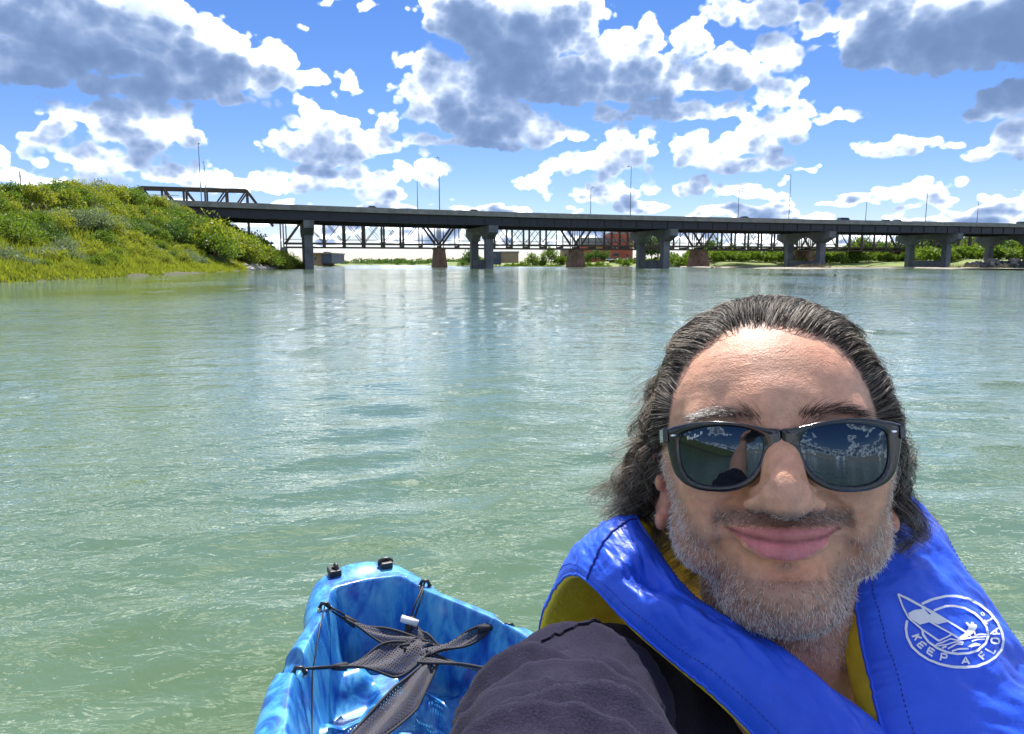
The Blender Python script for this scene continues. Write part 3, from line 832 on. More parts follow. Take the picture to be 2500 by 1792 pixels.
def make_sandbar():
    rng = np.random.RandomState(9)
    front = [(1660, 652.0), (1740, 653.6), (1830, 655.4), (1930, 656.8), (2010, 657.0), (2080, 655.6), (2160, 655.0), (2230, 654.6), (2300, 655.6), (2400, 657.5), (2520, 660.0), (2700, 664)]
    V = []; nt_ = 8
    fr = np.array([tuple(GZ(a, b, 0))[:2] for a, b in front]); us = np.linspace(0, len(fr) - 1, 90)
    fx = np.interp(us, range(len(fr)), fr[:, 0]); fy = np.interp(us, range(len(fr)), fr[:, 1])
    wid = np.interp(us / us[-1], [0, .2, .5, .58, .68, 1], [30, 45, 32, 12, 25, 60])
    T, I = np.meshgrid(np.linspace(0, 1, 12), np.arange(90))
    X = fx[I] + wid[I] * T * .25; Y = fy[I] + wid[I] * T
    Z = .34 * np.sin(np.pi * np.clip(T, .0, 1)) ** .6 * (.5 + fbm(np.stack([X * .2, Y * .1, X * 0], -1), 3, 5)) - .06
    idx = np.arange(X.size).reshape(X.shape)
    Q = np.stack([idx[:-1, :-1], idx[1:, :-1], idx[1:, 1:], idx[:-1, 1:]], -1).reshape(-1, 4)[:, ::-1]
    m, nt, b = mat_new('river_sand'); N = NB(nt); pn = N.noise(N.geo('Position'), .3, 5, .6)
    N.put(b.inputs['Base Color'], N.ramp(pn, [(.35, (.19, .155, .11)), (.65, (.30, .26, .20))])); b.inputs['Roughness'].default_value = .9
    o = mesh_np('sandbar_terrain', np.stack([X, Y, Z], -1).reshape(-1, 3), Q, m, smooth=True); tag(o, kind='structure', label='pale sandbar at the feet of the bridge piers')
    # dry weeds on the sand
    C = np.array([tuple(AT(p, 652, d) ) for p, d in ((1955, 168), (1975, 165), (1995, 168), (2015, 166), (1748, 195), (2330, 168), (2355, 166), (2375, 168), (2450, 150))]); C[:, 2] = .35
    V, Q = leaves(rng, C, np.full(len(C), 1.5), 1500, .5, 5, 1.0); V[:, 2] = np.abs(V[:, 2] - .1) * .75 + .05
    o = mesh_np('weeds', V, Q, simple('dry_weed', (.22, .17, .07), .9, nscale=3, namp=.4)); tag(o, 'dry brown weeds growing on the sandbar', 'weeds', kind='stuff')
    # broken rock facing, both banks
    ico = bmesh.new(); bmesh.ops.create_icosphere(ico, subdivisions=1, radius=1.0)
    iv = np.array([tuple(v.co) for v in ico.verts]); itf = [tuple(v.index for v in f.verts) for f in ico.faces]; ico.free()
    def rocks(label, fn, n, smin, smax):
        mb = MB()
        for _ in range(n):
            c = np.array(fn()); s = rng.uniform(smin, smax)
            v = iv * rng.uniform(.6, 1.3, 3) * s * (1 + rng.uniform(-.22, .22, (len(iv), 1))) + c
            mb.add(v, itf)
        o = mb.build('rocks', simple('rubble_stone', (.34, .32, .29), .9, nscale=1.5, namp=.35)); tag(o, label, 'rocks', kind='stuff')
    def lf():
        y = rng.uniform(118, 150); t = rng.uniform(-.4, 3.2); x = float(shore_x(y)) - t
        return (x, y, max(.1, float(hill_z(x, y))) + .05)
    rocks('pale broken rocks at the waterline under the bridge', lf, 130, .25, .6)
    def rf():
        px = rng.uniform(2360, 2490); Y = rng.uniform(222, 238); v = AT(px, 645, Y); return (v.x, v.y, rng.uniform(.2, 2.3) * np.interp(px, [2360, 2420, 2490], [.4, 1, 1]))
    rocks('tan rubble slope on the far bank beside a pier', rf, 160, .4, .9)
make_sandbar()

# ---- buildings beyond the bridges
BRICK = simple('red_brick_wall', (.46, .11, .065), .85, nscale=.4, namp=.25)
TAN = simple('tan_wall', (.36, .25, .155), .85, nscale=.3, namp=.2)
GREYR = simple('grey_roof_sheet', (.23, .23, .24), .6, nscale=.3, namp=.2)
DARKW = simple('dark_blue_cladding', (.055, .07, .105), .6, nscale=.3, namp=.2)
GLASSB = simple('building_glass', (.03, .04, .05), .1, spec=.8)
def block(root, name, px0, px1, py0, py1, Y, dep, mat):
    a, b_ = AT(px0, py1, Y), AT(px1, py0, Y)
    mb = MB(); c = Vector(((a.x + b_.x) / 2, Y + dep / 2, (a.z + b_.z) / 2)) - Vector(root.location)
    mb.box(c, ((b_.x - a.x) / 2, dep / 2, (b_.z - a.z) / 2)); return mb.build(name, mat, root)
def window(root, px0, px1, py0, py1, Y, parent=None):
    a, b_ = AT(px0, py1, Y), AT(px1, py0, Y); c = Vector(((a.x + b_.x) / 2, Y, (a.z + b_.z) / 2)) - Vector(root.location)
    hx, hz = (b_.x - a.x) / 2, (b_.z - a.z) / 2
    mb = MB(); mb.box(c + Vector((0, -.05, 0)), (hx, .06, hz)); w = mb.build('window', GLASSB, root)
    mb = MB()
    for s in (-1, 1): mb.box(c + Vector((s * hx, -.12, 0)), (.1, .08, hz + .1)); mb.box(c + Vector((0, -.13, s * hz)), (hx + .1, .07, .1))
    mb.build('frame', GREYR, w)
r = empty('brick_building', AT(1500, 640, 375))
block(r, 'wall', 1488, 1546, 571, 641, 375, 30, BRICK); block(r, 'wing', 1418, 1489, 597, 641, 378, 25, BRICK)
block(r, 'roof', 1419, 1488, 580, 597, 377.5, 24, GREYR); block(r, 'parapet', 1486, 1548, 568, 571.5, 374.6, 31, GREYR)
block(r, 'upper_storey', 1507, 1546, 563, 569, 380, 20, BRICK)
for a in (1496, 1512, 1529): window(r, a, a + 9, 583, 591, 375); window(r, a, a + 9, 600, 608, 375)
window(r, 1497, 1511, 618, 626, 375); window(r, 1530, 1534, 620, 630, 375)
tag(r, 'red brick building with a grey roofed wing on the far bank', 'building')
r = empty('tan_building', AT(1240, 640, 390))
block(r, 'wall', 1222, 1266, 616, 642, 390, 18, TAN); block(r, 'dark_wing', 1200, 1222.5, 614, 646, 389, 19, DARKW); block(r, 'roof', 1220, 1268, 613.5, 616.2, 389.5, 19, GREYR); window(r, 1204, 1210, 622, 628, 389)
tag(r, 'low tan walled building with a dark wing between far trees', 'building')
r = empty('tan_block', AT(1388, 640, 392))
block(r, 'wall', 1372, 1398, 612, 640, 392, 14, TAN); block(r, 'roof', 1371, 1399, 609.5, 612.2, 391.5, 15, GREYR); window(r, 1378, 1384, 620, 626, 392)
tag(r, 'small tan block behind a stone truss pier', 'building')
r = empty('riverside_building', AT(780, 640, 300))
block(r, 'wall', 762, 786, 620, 650, 300, 20, TAN); block(r, 'blue_wall', 785, 810, 620, 643, 299, 22, DARKW); block(r, 'roof', 758, 811, 617, 620.3, 298.5, 23, simple('brown_roof', (.20, .15, .12), .7)); block(r, 'roof_unit', 790, 799, 614.5, 617.2, 305, 6, GREYR)
window(r, 768, 773, 628, 634, 300)
tag(r, 'dark blue and tan building past the near bridge pier', 'building')
# land under that building
o = mesh_np('building_terrain', [(-120, 280, -.3), (-81, 278, -.3), (-70, 300, -.2), (-72, 340, -.3), (-120, 345, -.3), (-110, 292, 2), (-86, 292, 1.6), (-80, 305, 1.2), (-84, 330, 1.5), (-110, 330, 2)], [(0, 1, 6, 5), (1, 2, 7, 6), (2, 3, 8, 7), (3, 4, 9, 8), (4, 0, 5, 9), (5, 6, 7, 8, 9)], bpy.data.materials['far_bank_grass'])
tag(o, kind='structure', label='grassy point carrying the riverside building')
cols = [(.7, .7, .7), (.6, .62, .65), (.03, .03, .03), (.65, .65, .63), (.35, .05, .04)]
words = ['white', 'silver', 'black', 'pale grey', 'dark red']
for k, (px, Y) in enumerate(((1490, 348), (1517, 346), (1537, 349), (1553, 347), (1562, 352))):
    o = car_proto('parked_car', cols[k]); v = AT(px, 634, Y); o.location = (v.x, Y, 2.55); o.rotation_euler = (0, 0, .2 * k)
    tag(o, f'{words[k]} car parked in front of the red brick building', 'car', 'cars parked by the brick building')
# poles and sign on the hill top
def hill_pole(px, ytop, Y, label, sign=False):
    r_ = ray(px, 460); X = r_.x / r_.y * Y; z = float(hill_z(X, Y)); zt = AT(px, ytop, Y).z
    o = empty('sign_gantry' if sign else 'utility_pole', (X, Y, z)); h = zt - z
    if not sign:
        mb = MB(); mb.tube([(0, 0, -.3), (-.02, 0, h)], [.09, .06], 8); mb.build('pole', GALV, o)
        mb = MB(); mb.tube([(-.02, 0, h - .05), (-.45, 0, h + .08), (-.75, 0, h + .05)], .045, 6); mb.build('arm', GALV, o)
    else:
        for s in (-.55, .55):
            mb = MB(); mb.bar((s, 0, -.2), (s, 0, h - .1), .09, .09); mb.build('post', GALV, o)
        mb = MB(); mb.box((0, -.08, h - .55), (.95, .03, .5)); mb.build('panel', simple('sign_back', (.10, .11, .08), .6), o)
        for s in (-.35, .35):
            mb = MB(); mb.box((0, -.02, h - .55 + s), (.9, .03, .04)); mb.build('rail', GALV, o)
    tag(o, label, 'sign' if sign else 'pole', None if sign else 'poles on the hill top')
hill_pole(52, 418, 92, 'tall grey lamp pole standing beside the sign on the hill')
hill_pole(40, 442, 100, 'short grey pole rising behind the hill bushes near the sign')
hill_pole(136, 444, 105, 'slim grey pole alone above the dark hill bush')
hill_pole(74, 453, 95, 'dark road sign panel on two posts above the hill bushes', True)
# ================================================================== KAYAK
KT = Vector((-.372, 1.672, 0)); KA = Vector((.42, -.9075, 0)).normalized(); KN = Vector((-KA.y, KA.x, 0))   # stern tip, axis to the bow, to the far side
def kp(s, v, z): return KT + KA * s + KN * v + Vector((0, 0, z))
KS = [0, .012, .03, .07, .13, .2, .3, .4, .57, .8, 1.2, 1.6, 2.1, 2.6, 2.95, 3.05]
KW = [.070, .098, .116, .131, .148, .158, .210, .258, .308, .342, .362, .368, .335, .22, .06, .01]
def kw(s): return np.interp(s, KS, KW)
def krim(s): return np.interp(s, [0, .1, .3, .8, 1.5, 2.3, 2.8, 3.05], [.285, .283, .281, .278, .275, .28, .31, .36])
def smoothstep(a, b, x):
    t = np.clip((x - a) / (b - a), 0, 1); return t * t * (3 - 2 * t)
def well_depth(s, a, w):
    """how deep the moulded top lies under the rim; a is |v|"""
    inset = np.interp(s, [0, .1, .2, .45, .7, 3], [.5, .06, .046, .052, .075, .09])
    edge = w - inset                                     # half width of the well at the lip
    side = smoothstep(0, .038, edge - a)
    back = smoothstep(.085, .135, s)
    dpt = np.interp(s, [0, .55, .72, .80, .92, 1.0, 1.55, 1.7, 2.4, 2.6], [.165, .165, .165, .10, .05, .09, .12, .15, .12, .0])
    return dpt * side * back
def make_kayak():
    root = empty('kayak', kp(1.5, 0, 0)); M = Matrix.Translation(-Vector(root.location))
    m, nt, b = mat_new('kayak_swirled_plastic'); N = NB(nt)
    pos = N.geo('Position')
    px, py, pz = N.sep(pos)
    along = N.math('ADD', N.math('MULTIPLY', px, KA.x), N.math('MULTIPLY', py, KA.y))
    across = N.math('ADD', N.math('MULTIPLY', px, KN.x), N.math('MULTIPLY', py, KN.y))
    q = N.comb(N.math('MULTIPLY', across, 2.6), N.math('MULTIPLY', along, 2.2), N.math('MULTIPLY', pz, 1.0))
    sw = N.noise(q, 5.5, 4, .55, 2.2)
    sw2 = N.noise(q, 15, 3, .5, 1.2)
    f = N.math('MULTIPLY_ADD', sw2, .28, N.math('MULTIPLY', sw, .80))
    c = N.ramp(f, [(.34, (.010, .050, .30)), (.46, (.018, .12, .44)), (.54, (.035, .22, .52)), (.62, (.075, .33, .58)), (.76, (.13, .40, .62))])
    N.put(b.inputs['Base Color'], c)
    b.inputs['Roughness'].default_value = .30; b.inputs['Specular IOR Level'].default_value = .5
    b.inputs['Subsurface Weight'].default_value = 0.0
    wet = N.voro(pos, 75, 'F1', 0, .5, 1.0)
    drops = N.mapr(wet, .10, .22, 1.0, 0.0)
    dm = N.math('MULTIPLY', drops, N.mapr(N.noise(pos, 9, 2, .5), .56, .64))
    fine = N.noise(pos, 260, 3, .6)
    N.put(b.inputs['Normal'], N.bump(N.math('MULTIPLY_ADD', fine, .12, dm), .35, .002))
    N.put(b.inputs['Roughness'], N.math('MULTIPLY_ADD', dm, -.22, .30))
    S = np.concatenate([np.linspace(0, .9, 210), np.linspace(.91, 3.05, 120)])
    U = np.concatenate([np.linspace(-1, -.45, 66), np.linspace(-.44, .44, 64), np.linspace(.45, 1, 66)])
    s, u = np.meshgrid(S, U, indexing='ij')
    w = kw(s); v = u * w; a = np.abs(v)
    # rounded gunwale
    rr = .048; g = np.clip((a - (w - rr)) / rr, 0, 1)
    z = krim(s) - rr * (1 - np.sqrt(np.clip(1 - g * g, 0, 1)))
    d = well_depth(s, a, w)
    z = z - d
    deep = smoothstep(.08, .15, d)
    # floor mouldings: ribs, steps and a centre channel
    rib = .012 * np.sin((s * 1.0 - a * .22) * 2 * np.pi / .155) * deep * smoothstep(.02, .05, a)
    ch = -.018 * smoothstep(.05, .015, np.abs(a - .10)) * deep * smoothstep(.30, .34, s)
    z = z + np.sign(rib) * np.abs(rib) ** .8 * .9 + ch
    # finger recesses for the pad eyes
    for (ps, pv, rs, rv, dp) in ((.355, -.208, .052, .026, .030), (.375, .232, .055, .028, .030), (.66, -.262, .05, .03, .028), (.66, .262, .05, .03, .028)):
        e = ((s - ps) / rs) ** 2 + ((v - pv) / rv) ** 2
        z = z - dp * np.clip(1 - e, 0, 1) ** .6
    # stern nose hump between the handle fixings
    z = z + .007 * np.exp(-((s - .02) / .035) ** 2 - (v / .05) ** 2)
    base = np.stack([s, v, z], -1)
    def world(a_): 
        o = np.empty(a_.shape)
        for k in range(3):
            o[..., k] = KT[k] + KA[k] * a_[..., 0] + KN[k] * a_[..., 1] - root.location[k]
        o[..., 2] += a_[..., 2]
        return o
    n, k = s.shape; idx = np.arange(n * k).reshape(n, k)
    Q = [np.stack([idx[:-1, :-1], idx[1:, :-1], idx[1:, 1:], idx[:-1, 1:]], -1).reshape(-1, 4)]
    Vs = [world(base).reshape(-1, 3)]
    # hull: from the gunwale down and round the bottom, same stations
    J = 34; off = n * k
    th = np.linspace(0, 1, J)
    s2, t2 = np.meshgrid(S, th, indexing='ij'); w2 = kw(s2)
    zr = krim(s2) - rr
    ang = t2 * np.pi
    prof = np.cos(ang)
    vv = -w2 * np.sign(prof) * np.abs(prof) ** .55 * (1 + .04 * np.sin(ang))
    rock = np.interp(s2, [0, .25, .8, 2.3, 2.8, 3.05], [.16, .05, -.02, -.02, .06, .26])
    zz = zr - (zr - (rock - .08)) * np.sin(ang) ** .75
    # moulded groove along the hull side
    zz2 = zz; vv = vv - np.sign(vv) * .012 * np.exp(-((zz - .19) / .012) ** 2)
    hb = world(np.stack([s2, vv, zz2], -1)).reshape(-1, 3)
    idx2 = np.arange(n * J).reshape(n, J) + off
    Q.append(np.stack([idx2[:-1, :-1], idx2[:-1, 1:], idx2[1:, 1:], idx2[1:, :-1]], -1).reshape(-1, 4))
    Vs.append(hb)
    # stern plate
    ring_top = idx[0, :]; ring_bot = idx2[0, ::-1]
    V = np.concatenate(Vs); c0 = len(V); V = np.concatenate([V, [V[ring_bot].mean(0)]])
    o = mesh_np('hull', V, np.concatenate(Q), m, root, smooth=True)
    me = o.data; bm = bmesh.new(); bm.from_mesh(me); bm.verts.ensure_lookup_table()
    bot = [bm.verts[i] for i in idx2[0]]
    try: f_ = bm.faces.new(bot[::-1]); f_.smooth = False
    except Exception: pass
    bmesh.ops.recalc_face_normals(bm, faces=bm.faces); bm.to_mesh(me); bm.free()
    BLACK = simple('black_nylon', (.012, .012, .013), .45)
    # carry handle fixings at the stern
    def top_z(ss, vv_): 
        i = np.argmin(np.abs(S - ss)); j = np.argmin(np.abs(v[i] - vv_)); return float(z[i, j])
    for (ss, vv_, kind) in ((.030, -.060, 0), (.036, .060, 1)):
        zt = top_z(ss, vv_); fx = empty('handle_fixing', (0, 0, 0)); fx.parent = root
        mb = MB(); mb.box(M @ kp(ss, vv_, zt + .006), (.018, .014, .008), (KA, KN, Vector((0, 0, 1)))); mb.build('plate', BLACK, fx, bevel=.003)
        pts = [M @ kp(ss + .011 * math.cos(t), vv_ + .004, zt + .008 + .014 * math.sin(t)) for t in np.linspace(0, math.pi, 9)] if kind == 0 else [M @ kp(ss, vv_ + .014 * math.cos(t), zt + .008 + .009 * math.sin(t)) for t in np.linspace(0, math.pi, 9)]
        mb = MB(); mb.tube(pts, .005 if kind == 0 else .006, 8); mb.build('loop', BLACK, fx, smooth=True)
        mb = MB(); mb.tube([M @ kp(ss, vv_, zt + .012), M @ kp(ss, vv_, zt + .019)], .006, 8); mb.build('bolt', BLACK, fx)
    # pad eyes
    steel = simple('bolt_steel', (.45, .43, .40), .35, metal=.9)
    eyes = {}
    for nm, (ss, vv_, zo) in {'near': (.385, -.195, .006), 'far': (.386, .224, .006), 'sternfar': (.172, .114, .0), 'sternnear': (.19, -.112, .0), 'nearfront': (.66, -.25, .01), 'farfront': (.66, .25, .01)}.items():
        zt = top_z(ss, vv_) + zo; pe = empty('pad_eye', (0, 0, 0)); pe.parent = root
        c = M @ kp(ss, vv_, zt)
        mb = MB(); mb.tube([c + Vector((-.012, 0, 0)), c + Vector((-.006, 0, .012)), c + Vector((.006, 0, .012)), c + Vector((.012, 0, 0))], .0042, 8); mb.build('loop', BLACK, pe, smooth=True)
        for sg in (-1, 1):
            mb = MB(); mb.tube([c + KN * (sg * .010) + Vector((0, 0, -.006)), c + KN * (sg * .010) + Vector((0, 0, .004))], [.006, .0045], 10); mb.build('bolt', steel, pe)
        eyes[nm] = (ss, vv_, zt)
    # drain line: thin shock cord run along the near well wall
    cord = [kp(ss, vv_, top_z(ss, vv_) + .006) for ss, vv_ in ((.19, -.112), (.26, -.135), (.34, -.165), (.45, -.19), (.55, -.20), (.66, -.225))]
    mb = MB(); mb.tube([M @ p for p in cord], .0014, 6); mb.build('cord', BLACK, root, smooth=True)
    # seat back rest strap behind the paddler
    V = []; nn = 18
    for i in range(nn):
        t = i / (nn - 1) * math.pi; cx = -.20 * math.cos(t); cs = .90 - .05 * math.sin(t)
        for zz_ in (.17, .33): 
            for dd in (0, .025): V.append(M @ kp(cs + dd, cx, zz_))
    Fc = []
    for i in range(nn - 1):
        a_ = i * 4; b_ = a_ + 4
        Fc += [(a_, b_, b_ + 2, a_ + 2), (a_ + 1, a_ + 3, b_ + 3, b_ + 1), (a_ + 2, b_ + 2, b_ + 3, a_ + 3), (a_, a_ + 1, b_ + 1, b_)]
    mb = MB(); mb.add(V, Fc); mb.build('backrest', BLACK, root)
    tag(root, 'blue swirled plastic sit on top kayak with a moulded stern well', 'kayak')
    return root, eyes, top_z
kayak, KEYES, ktop = make_kayak()

def make_cargo_net():
    """stretchy mesh star over the stern well"""
    root = empty('cargo_net', kp(.36, .02, .30)); M = Matrix.Translation(-Vector(root.location))
    m, nt, b = mat_new('black_mesh_fabric'); N = NB(nt)
    uv = N.coord('UV')
    x, y, _ = N.sep(uv)
    # hexagonal holes: two offset dot grids
    def dots(ox, oy):
        fx = N.math('SUBTRACT', N.math('FRACT', N.math('ADD', x, ox)), .5); fy = N.math('SUBTRACT', N.math('FRACT', N.math('ADD', y, oy)), .5)
        return N.math('SQRT', N.math('ADD', N.math('POWER', fx, 2.0), N.math('MULTIPLY', N.math('POWER', fy, 2.0), 3.0)))
    d = N.math('MINIMUM', dots(0, 0), dots(.5, .5))
    hole = N.math('LESS_THAN', d, .27)
    N.put(b.inputs['Base Color'], N.ramp(d, [(.2, (.018, .015, .023)), (.5, (.032, .026, .04))]))
    b.inputs['Roughness'].default_value = .75; b.inputs['Sheen Weight'].default_value = .3
    N.put(b.inputs['Alpha'], N.math('SUBTRACT', 1.0, hole))
    EDGE = simple('black_webbing', (.02, .019, .024), .8)
    CORD = simple('black_bungee', (.01, .01, .011), .6); TOG = simple('white_toggle', (.72, .72, .70), .4)
    hub = Vector(kp(.36, .035, .275))
    # each arm: centre line points, half widths
    arms = [
        ('near', P(930, 1585, 1.50), [P(1030, 1580, 1.50), P(940, 1600, 1.46), P(825, 1628, 1.41)], [.040, .036, .009], KEYES['near']),
        ('sternfar', None, [P(1030, 1580, 1.50), P(1015, 1550, 1.54), P(1003, 1520, 1.58)], [.036, .022, .010], KEYES['sternfar']),
        ('far', None, [P(1030, 1585, 1.50), P(1100, 1562, 1.50), P(1190, 1533, 1.50)], [.028, .024, .007], KEYES['far']),
        ('sternnear', None, [P(1010, 1565, 1.52), P(930, 1535, 1.54), P(850, 1513, 1.56)], [.022, .015, .009], KEYES['sternnear']),
        ('nearfront', None, [P(1060, 1610, 1.46), P(990, 1690, 1.36), P(880, 1792, 1.24), P(800, 1860, 1.16)], [.014, .027, .018, .008], KEYES['nearfront']),
        ('farfront', None, [P(1030, 1602, 1.47), P(1130, 1612, 1.43), P(1240, 1628, 1.38), P(1330, 1650, 1.33)], [.018, .017, .014, .008], KEYES['farfront']),
    ]
    rng = np.random.RandomState(3)
    for nm, _, pts, hw, eye in arms:
        n = 28; K = 9; tt = np.linspace(0, 1, n); kk = np.linspace(0, 1, len(pts))
        C = np.stack([np.interp(tt, kk, [p[c] for p in pts]) for c in range(3)], -1)
        H = np.interp(tt, kk, hw)
        V = []; uvs = []
        L = 0
        twist = rng.uniform(-.5, .5)
        for i in range(n):
            t_ = Vector(C[min(i + 1, n - 1)] - C[max(i - 1, 0)]).normalized()
            sd_ = t_.cross(Vector((0, 0, 1))).normalized(); up = sd_.cross(t_)
            ang = twist * tt[i] * 1.6 + .35 * math.sin(tt[i] * 5)
            sd_ = sd_ * math.cos(ang) + up * math.sin(ang)
            if i: L += float(np.linalg.norm(C[i] - C[i - 1]))
            for k in range(K):
                q = k / (K - 1) * 2 - 1
                fold = .010 * math.sin(q * 4.5 + i * .25) * H[i] / .05
                p = Vector(C[i]) + sd_ * (q * H[i]) + up * (fold - .012 * math.sin(math.pi * tt[i]))
                V.append(M @ p); uvs.append((q * H[i] / .0052, L / .0090))
        Fc = [(i * K + k, i * K + k + 1, (i + 1) * K + k + 1, (i + 1) * K + k) for i in range(n - 1) for k in range(K - 1)]
        me = bpy.data.meshes.new('net_arm'); me.from_pydata([tuple(v) for v in V], [], Fc); me.update()
        ul = me.uv_layers.new(name='UVMap')
        for lp in me.loops: ul.data[lp.index].uv = uvs[lp.vertex_index]
        o = link('net_arm', me, m, root, True)
        sol = o.modifiers.new('thick', 'SOLIDIFY'); sol.thickness = .0016
        for k in (0, K - 1):
            mb = MB(); mb.tube([V[i * K + k] for i in range(n)], .0026, 6); mb.build('edge_binding', EDGE, o, True)
        end = Vector(C[-1]); e = Vector(kp(*eye)) + Vector((0, 0, .010))
        sd_ = Vector((.004, .003, 0))
        mb = MB(); mb.tube([M @ (end + sd_), M @ (end.lerp(e, .5) + sd_), M @ e], .0022, 6); mb.tube([M @ (end - sd_), M @ (end.lerp(e, .5) - sd_), M @ e], .0022, 6)
        mb.build('bungee_cord', CORD, root, True)
        mb = MB(); dr = (e - end).normalized(); mb.tube([M @ (end - dr * .02), M @ (end + dr * .012)], [.009, .006], 8); mb.build('end_tab', EDGE, root, True)
    c = P(1000, 1514, 1.575)
    mb = MB(); mb.tube([M @ (c + Vector((-.018, .0, .004))), M @ (c + Vector((.018, -.004, -.006)))], .0080, 10); mb.build('toggle', TOG, root, True)
    tag(root, 'star shaped black mesh cargo net stretched over the kayak stern well', 'cargo net')
make_cargo_net()
# ================================================================== PERSON: distance-field sculpting
class Field:
    """signed distance grid in local millimetres; primitives are blended in inside their own boxes"""
    def __init__(s, lo, hi, h):
        s.lo = np.array(lo, float); s.h = float(h)
        s.n = (np.ceil((np.array(hi, float) - s.lo) / h)).astype(int) + 1
        s.ax = [(s.lo[i] + np.arange(s.n[i]) * h).astype(np.float32) for i in range(3)]
        s.d = np.full(tuple(s.n), 60.0, np.float32)
    def box(s, lo, hi):
        a = np.clip(np.floor((np.array(lo) - s.lo) / s.h).astype(int), 0, s.n); b = np.clip(np.ceil((np.array(hi) - s.lo) / s.h).astype(int) + 1, 0, s.n)
        return tuple(slice(i, j) for i, j in zip(a, b))
    def pts(s, sl):
        return (s.ax[0][sl[0]][:, None, None], s.ax[1][sl[1]][None, :, None], s.ax[2][sl[2]][None, None, :])
    def blend(s, sl, v, k, sub=False):
        a = s.d[sl]
        if a.size == 0: return
        if sub:
            h = np.clip(.5 - .5 * (v + a) / k, 0, 1)          # smooth max(a, -v)
            s.d[sl] = a * (1 - h) - v * h + k * h * (1 - h)
        else:
            h = np.clip(.5 + .5 * (v - a) / k, 0, 1)
            s.d[sl] = v * (1 - h) + a * h - k * h * (1 - h)
    def ell(s, c, r, k=8., sub=False, rot=None, margin=14):
        c = np.array(c, float); r = np.array(r if hasattr(r, '__len__') else (r,) * 3, float)
        e = (np.max(r) if rot is not None else r) + k + margin
        sl = s.box(c - e, c + e); x, y, z = s.pts(sl)
        x = x - c[0]; y = y - c[1]; z = z - c[2]
        if rot is not None:
            Rm = np.array(rot); x, y, z = (Rm[0][0] * x + Rm[0][1] * y + Rm[0][2] * z, Rm[1][0] * x + Rm[1][1] * y + Rm[1][2] * z, Rm[2][0] * x + Rm[2][1] * y + Rm[2][2] * z)
        k0 = np.sqrt((x / r[0]) ** 2 + (y / r[1]) ** 2 + (z / r[2]) ** 2); k1 = np.sqrt((x / r[0] ** 2) ** 2 + (y / r[1] ** 2) ** 2 + (z / r[2] ** 2) ** 2) + 1e-9
        s.blend(sl, k0 * (k0 - 1) / k1, k, sub)
    def cap(s, a, b, ra, rb, k=6., sub=False, margin=12):
        a = np.array(a, float); b = np.array(b, float); R = max(ra, rb) + k + margin
        sl = s.box(np.minimum(a, b) - R, np.maximum(a, b) + R); x, y, z = s.pts(sl)
        ab = b - a; L = float(ab @ ab) + 1e-9
        t = np.clip(((x - a[0]) * ab[0] + (y - a[1]) * ab[1] + (z - a[2]) * ab[2]) / L, 0, 1)
        v = np.sqrt((x - a[0] - t * ab[0]) ** 2 + (y - a[1] - t * ab[1]) ** 2 + (z - a[2] - t * ab[2]) ** 2) - (ra + (rb - ra) * t)
        s.blend(sl, v, k, sub)
    def chain(s, pts, rs, k=6., sub=False):
        for i in range(len(pts) - 1): s.cap(pts[i], pts[i + 1], rs[i], rs[i + 1], k, sub)
    def front(s, x, y):
        """largest z on the surface at (x, y)"""
        i = int(round((x - s.lo[0]) / s.h)); j = int(round((y - s.lo[1]) / s.h)); col = s.d[i, j]
        q = np.where(col < 0)[0]
        if len(q) == 0: return 0.0
        k = q[-1]; a, b = col[k], col[min(k + 1, s.n[2] - 1)]
        return float(s.lo[2] + s.h * (k + a / (a - b + 1e-9)))
    def sample(s, p):
        q = (np.asarray(p) - s.lo) / s.h; q = np.clip(q, 0, s.n - 1.001); i = q.astype(int); f = q - i
        d = s.d; r = 0
        for a in (0, 1):
            for b in (0, 1):
                for c in (0, 1):
                    w = (f[:, 0] if a else 1 - f[:, 0]) * (f[:, 1] if b else 1 - f[:, 1]) * (f[:, 2] if c else 1 - f[:, 2])
                    r = r + w * d[i[:, 0] + a, i[:, 1] + b, i[:, 2] + c]
        return r
    def grad(s, p, e=1.5):
        g = np.stack([s.sample(p + np.eye(3)[k] * e) - s.sample(p - np.eye(3)[k] * e) for k in range(3)], -1)
        return g / (np.linalg.norm(g, axis=1)[:, None] + 1e-9)
    def mesh(s, smooth=1):
        """surface nets"""
        d = s.d; sg = d < 0
        cube = np.zeros(tuple(s.n - 1), np.int8)
        for a in (0, 1):
            for b in (0, 1):
                for c in (0, 1):
                    cube += sg[a:s.n[0] - 1 + a, b:s.n[1] - 1 + b, c:s.n[2] - 1 + c]
        act = (cube > 0) & (cube < 8); ijk = np.argwhere(act); n = len(ijk)
        vid = np.full(act.shape, -1, np.int64); vid[act] = np.arange(n)
        acc = np.zeros((n, 3)); cnt = np.zeros(n)
        cor = [(a, b, c) for a in (0, 1) for b in (0, 1) for c in (0, 1)]
        for p in cor:
            for ax in range(3):
                if p[ax]: continue
                q = list(p); q[ax] = 1
                va = d[ijk[:, 0] + p[0], ijk[:, 1] + p[1], ijk[:, 2] + p[2]]; vb = d[ijk[:, 0] + q[0], ijk[:, 1] + q[1], ijk[:, 2] + q[2]]
                m = (va < 0) != (vb < 0); t = np.where(m, va / (va - vb + 1e-12), 0)
                pt = np.repeat(np.array([p], float), n, 0); pt[:, ax] = t
                acc += pt * m[:, None]; cnt += m
        V = (ijk + acc / cnt[:, None]) * s.h + s.lo
        Q = []
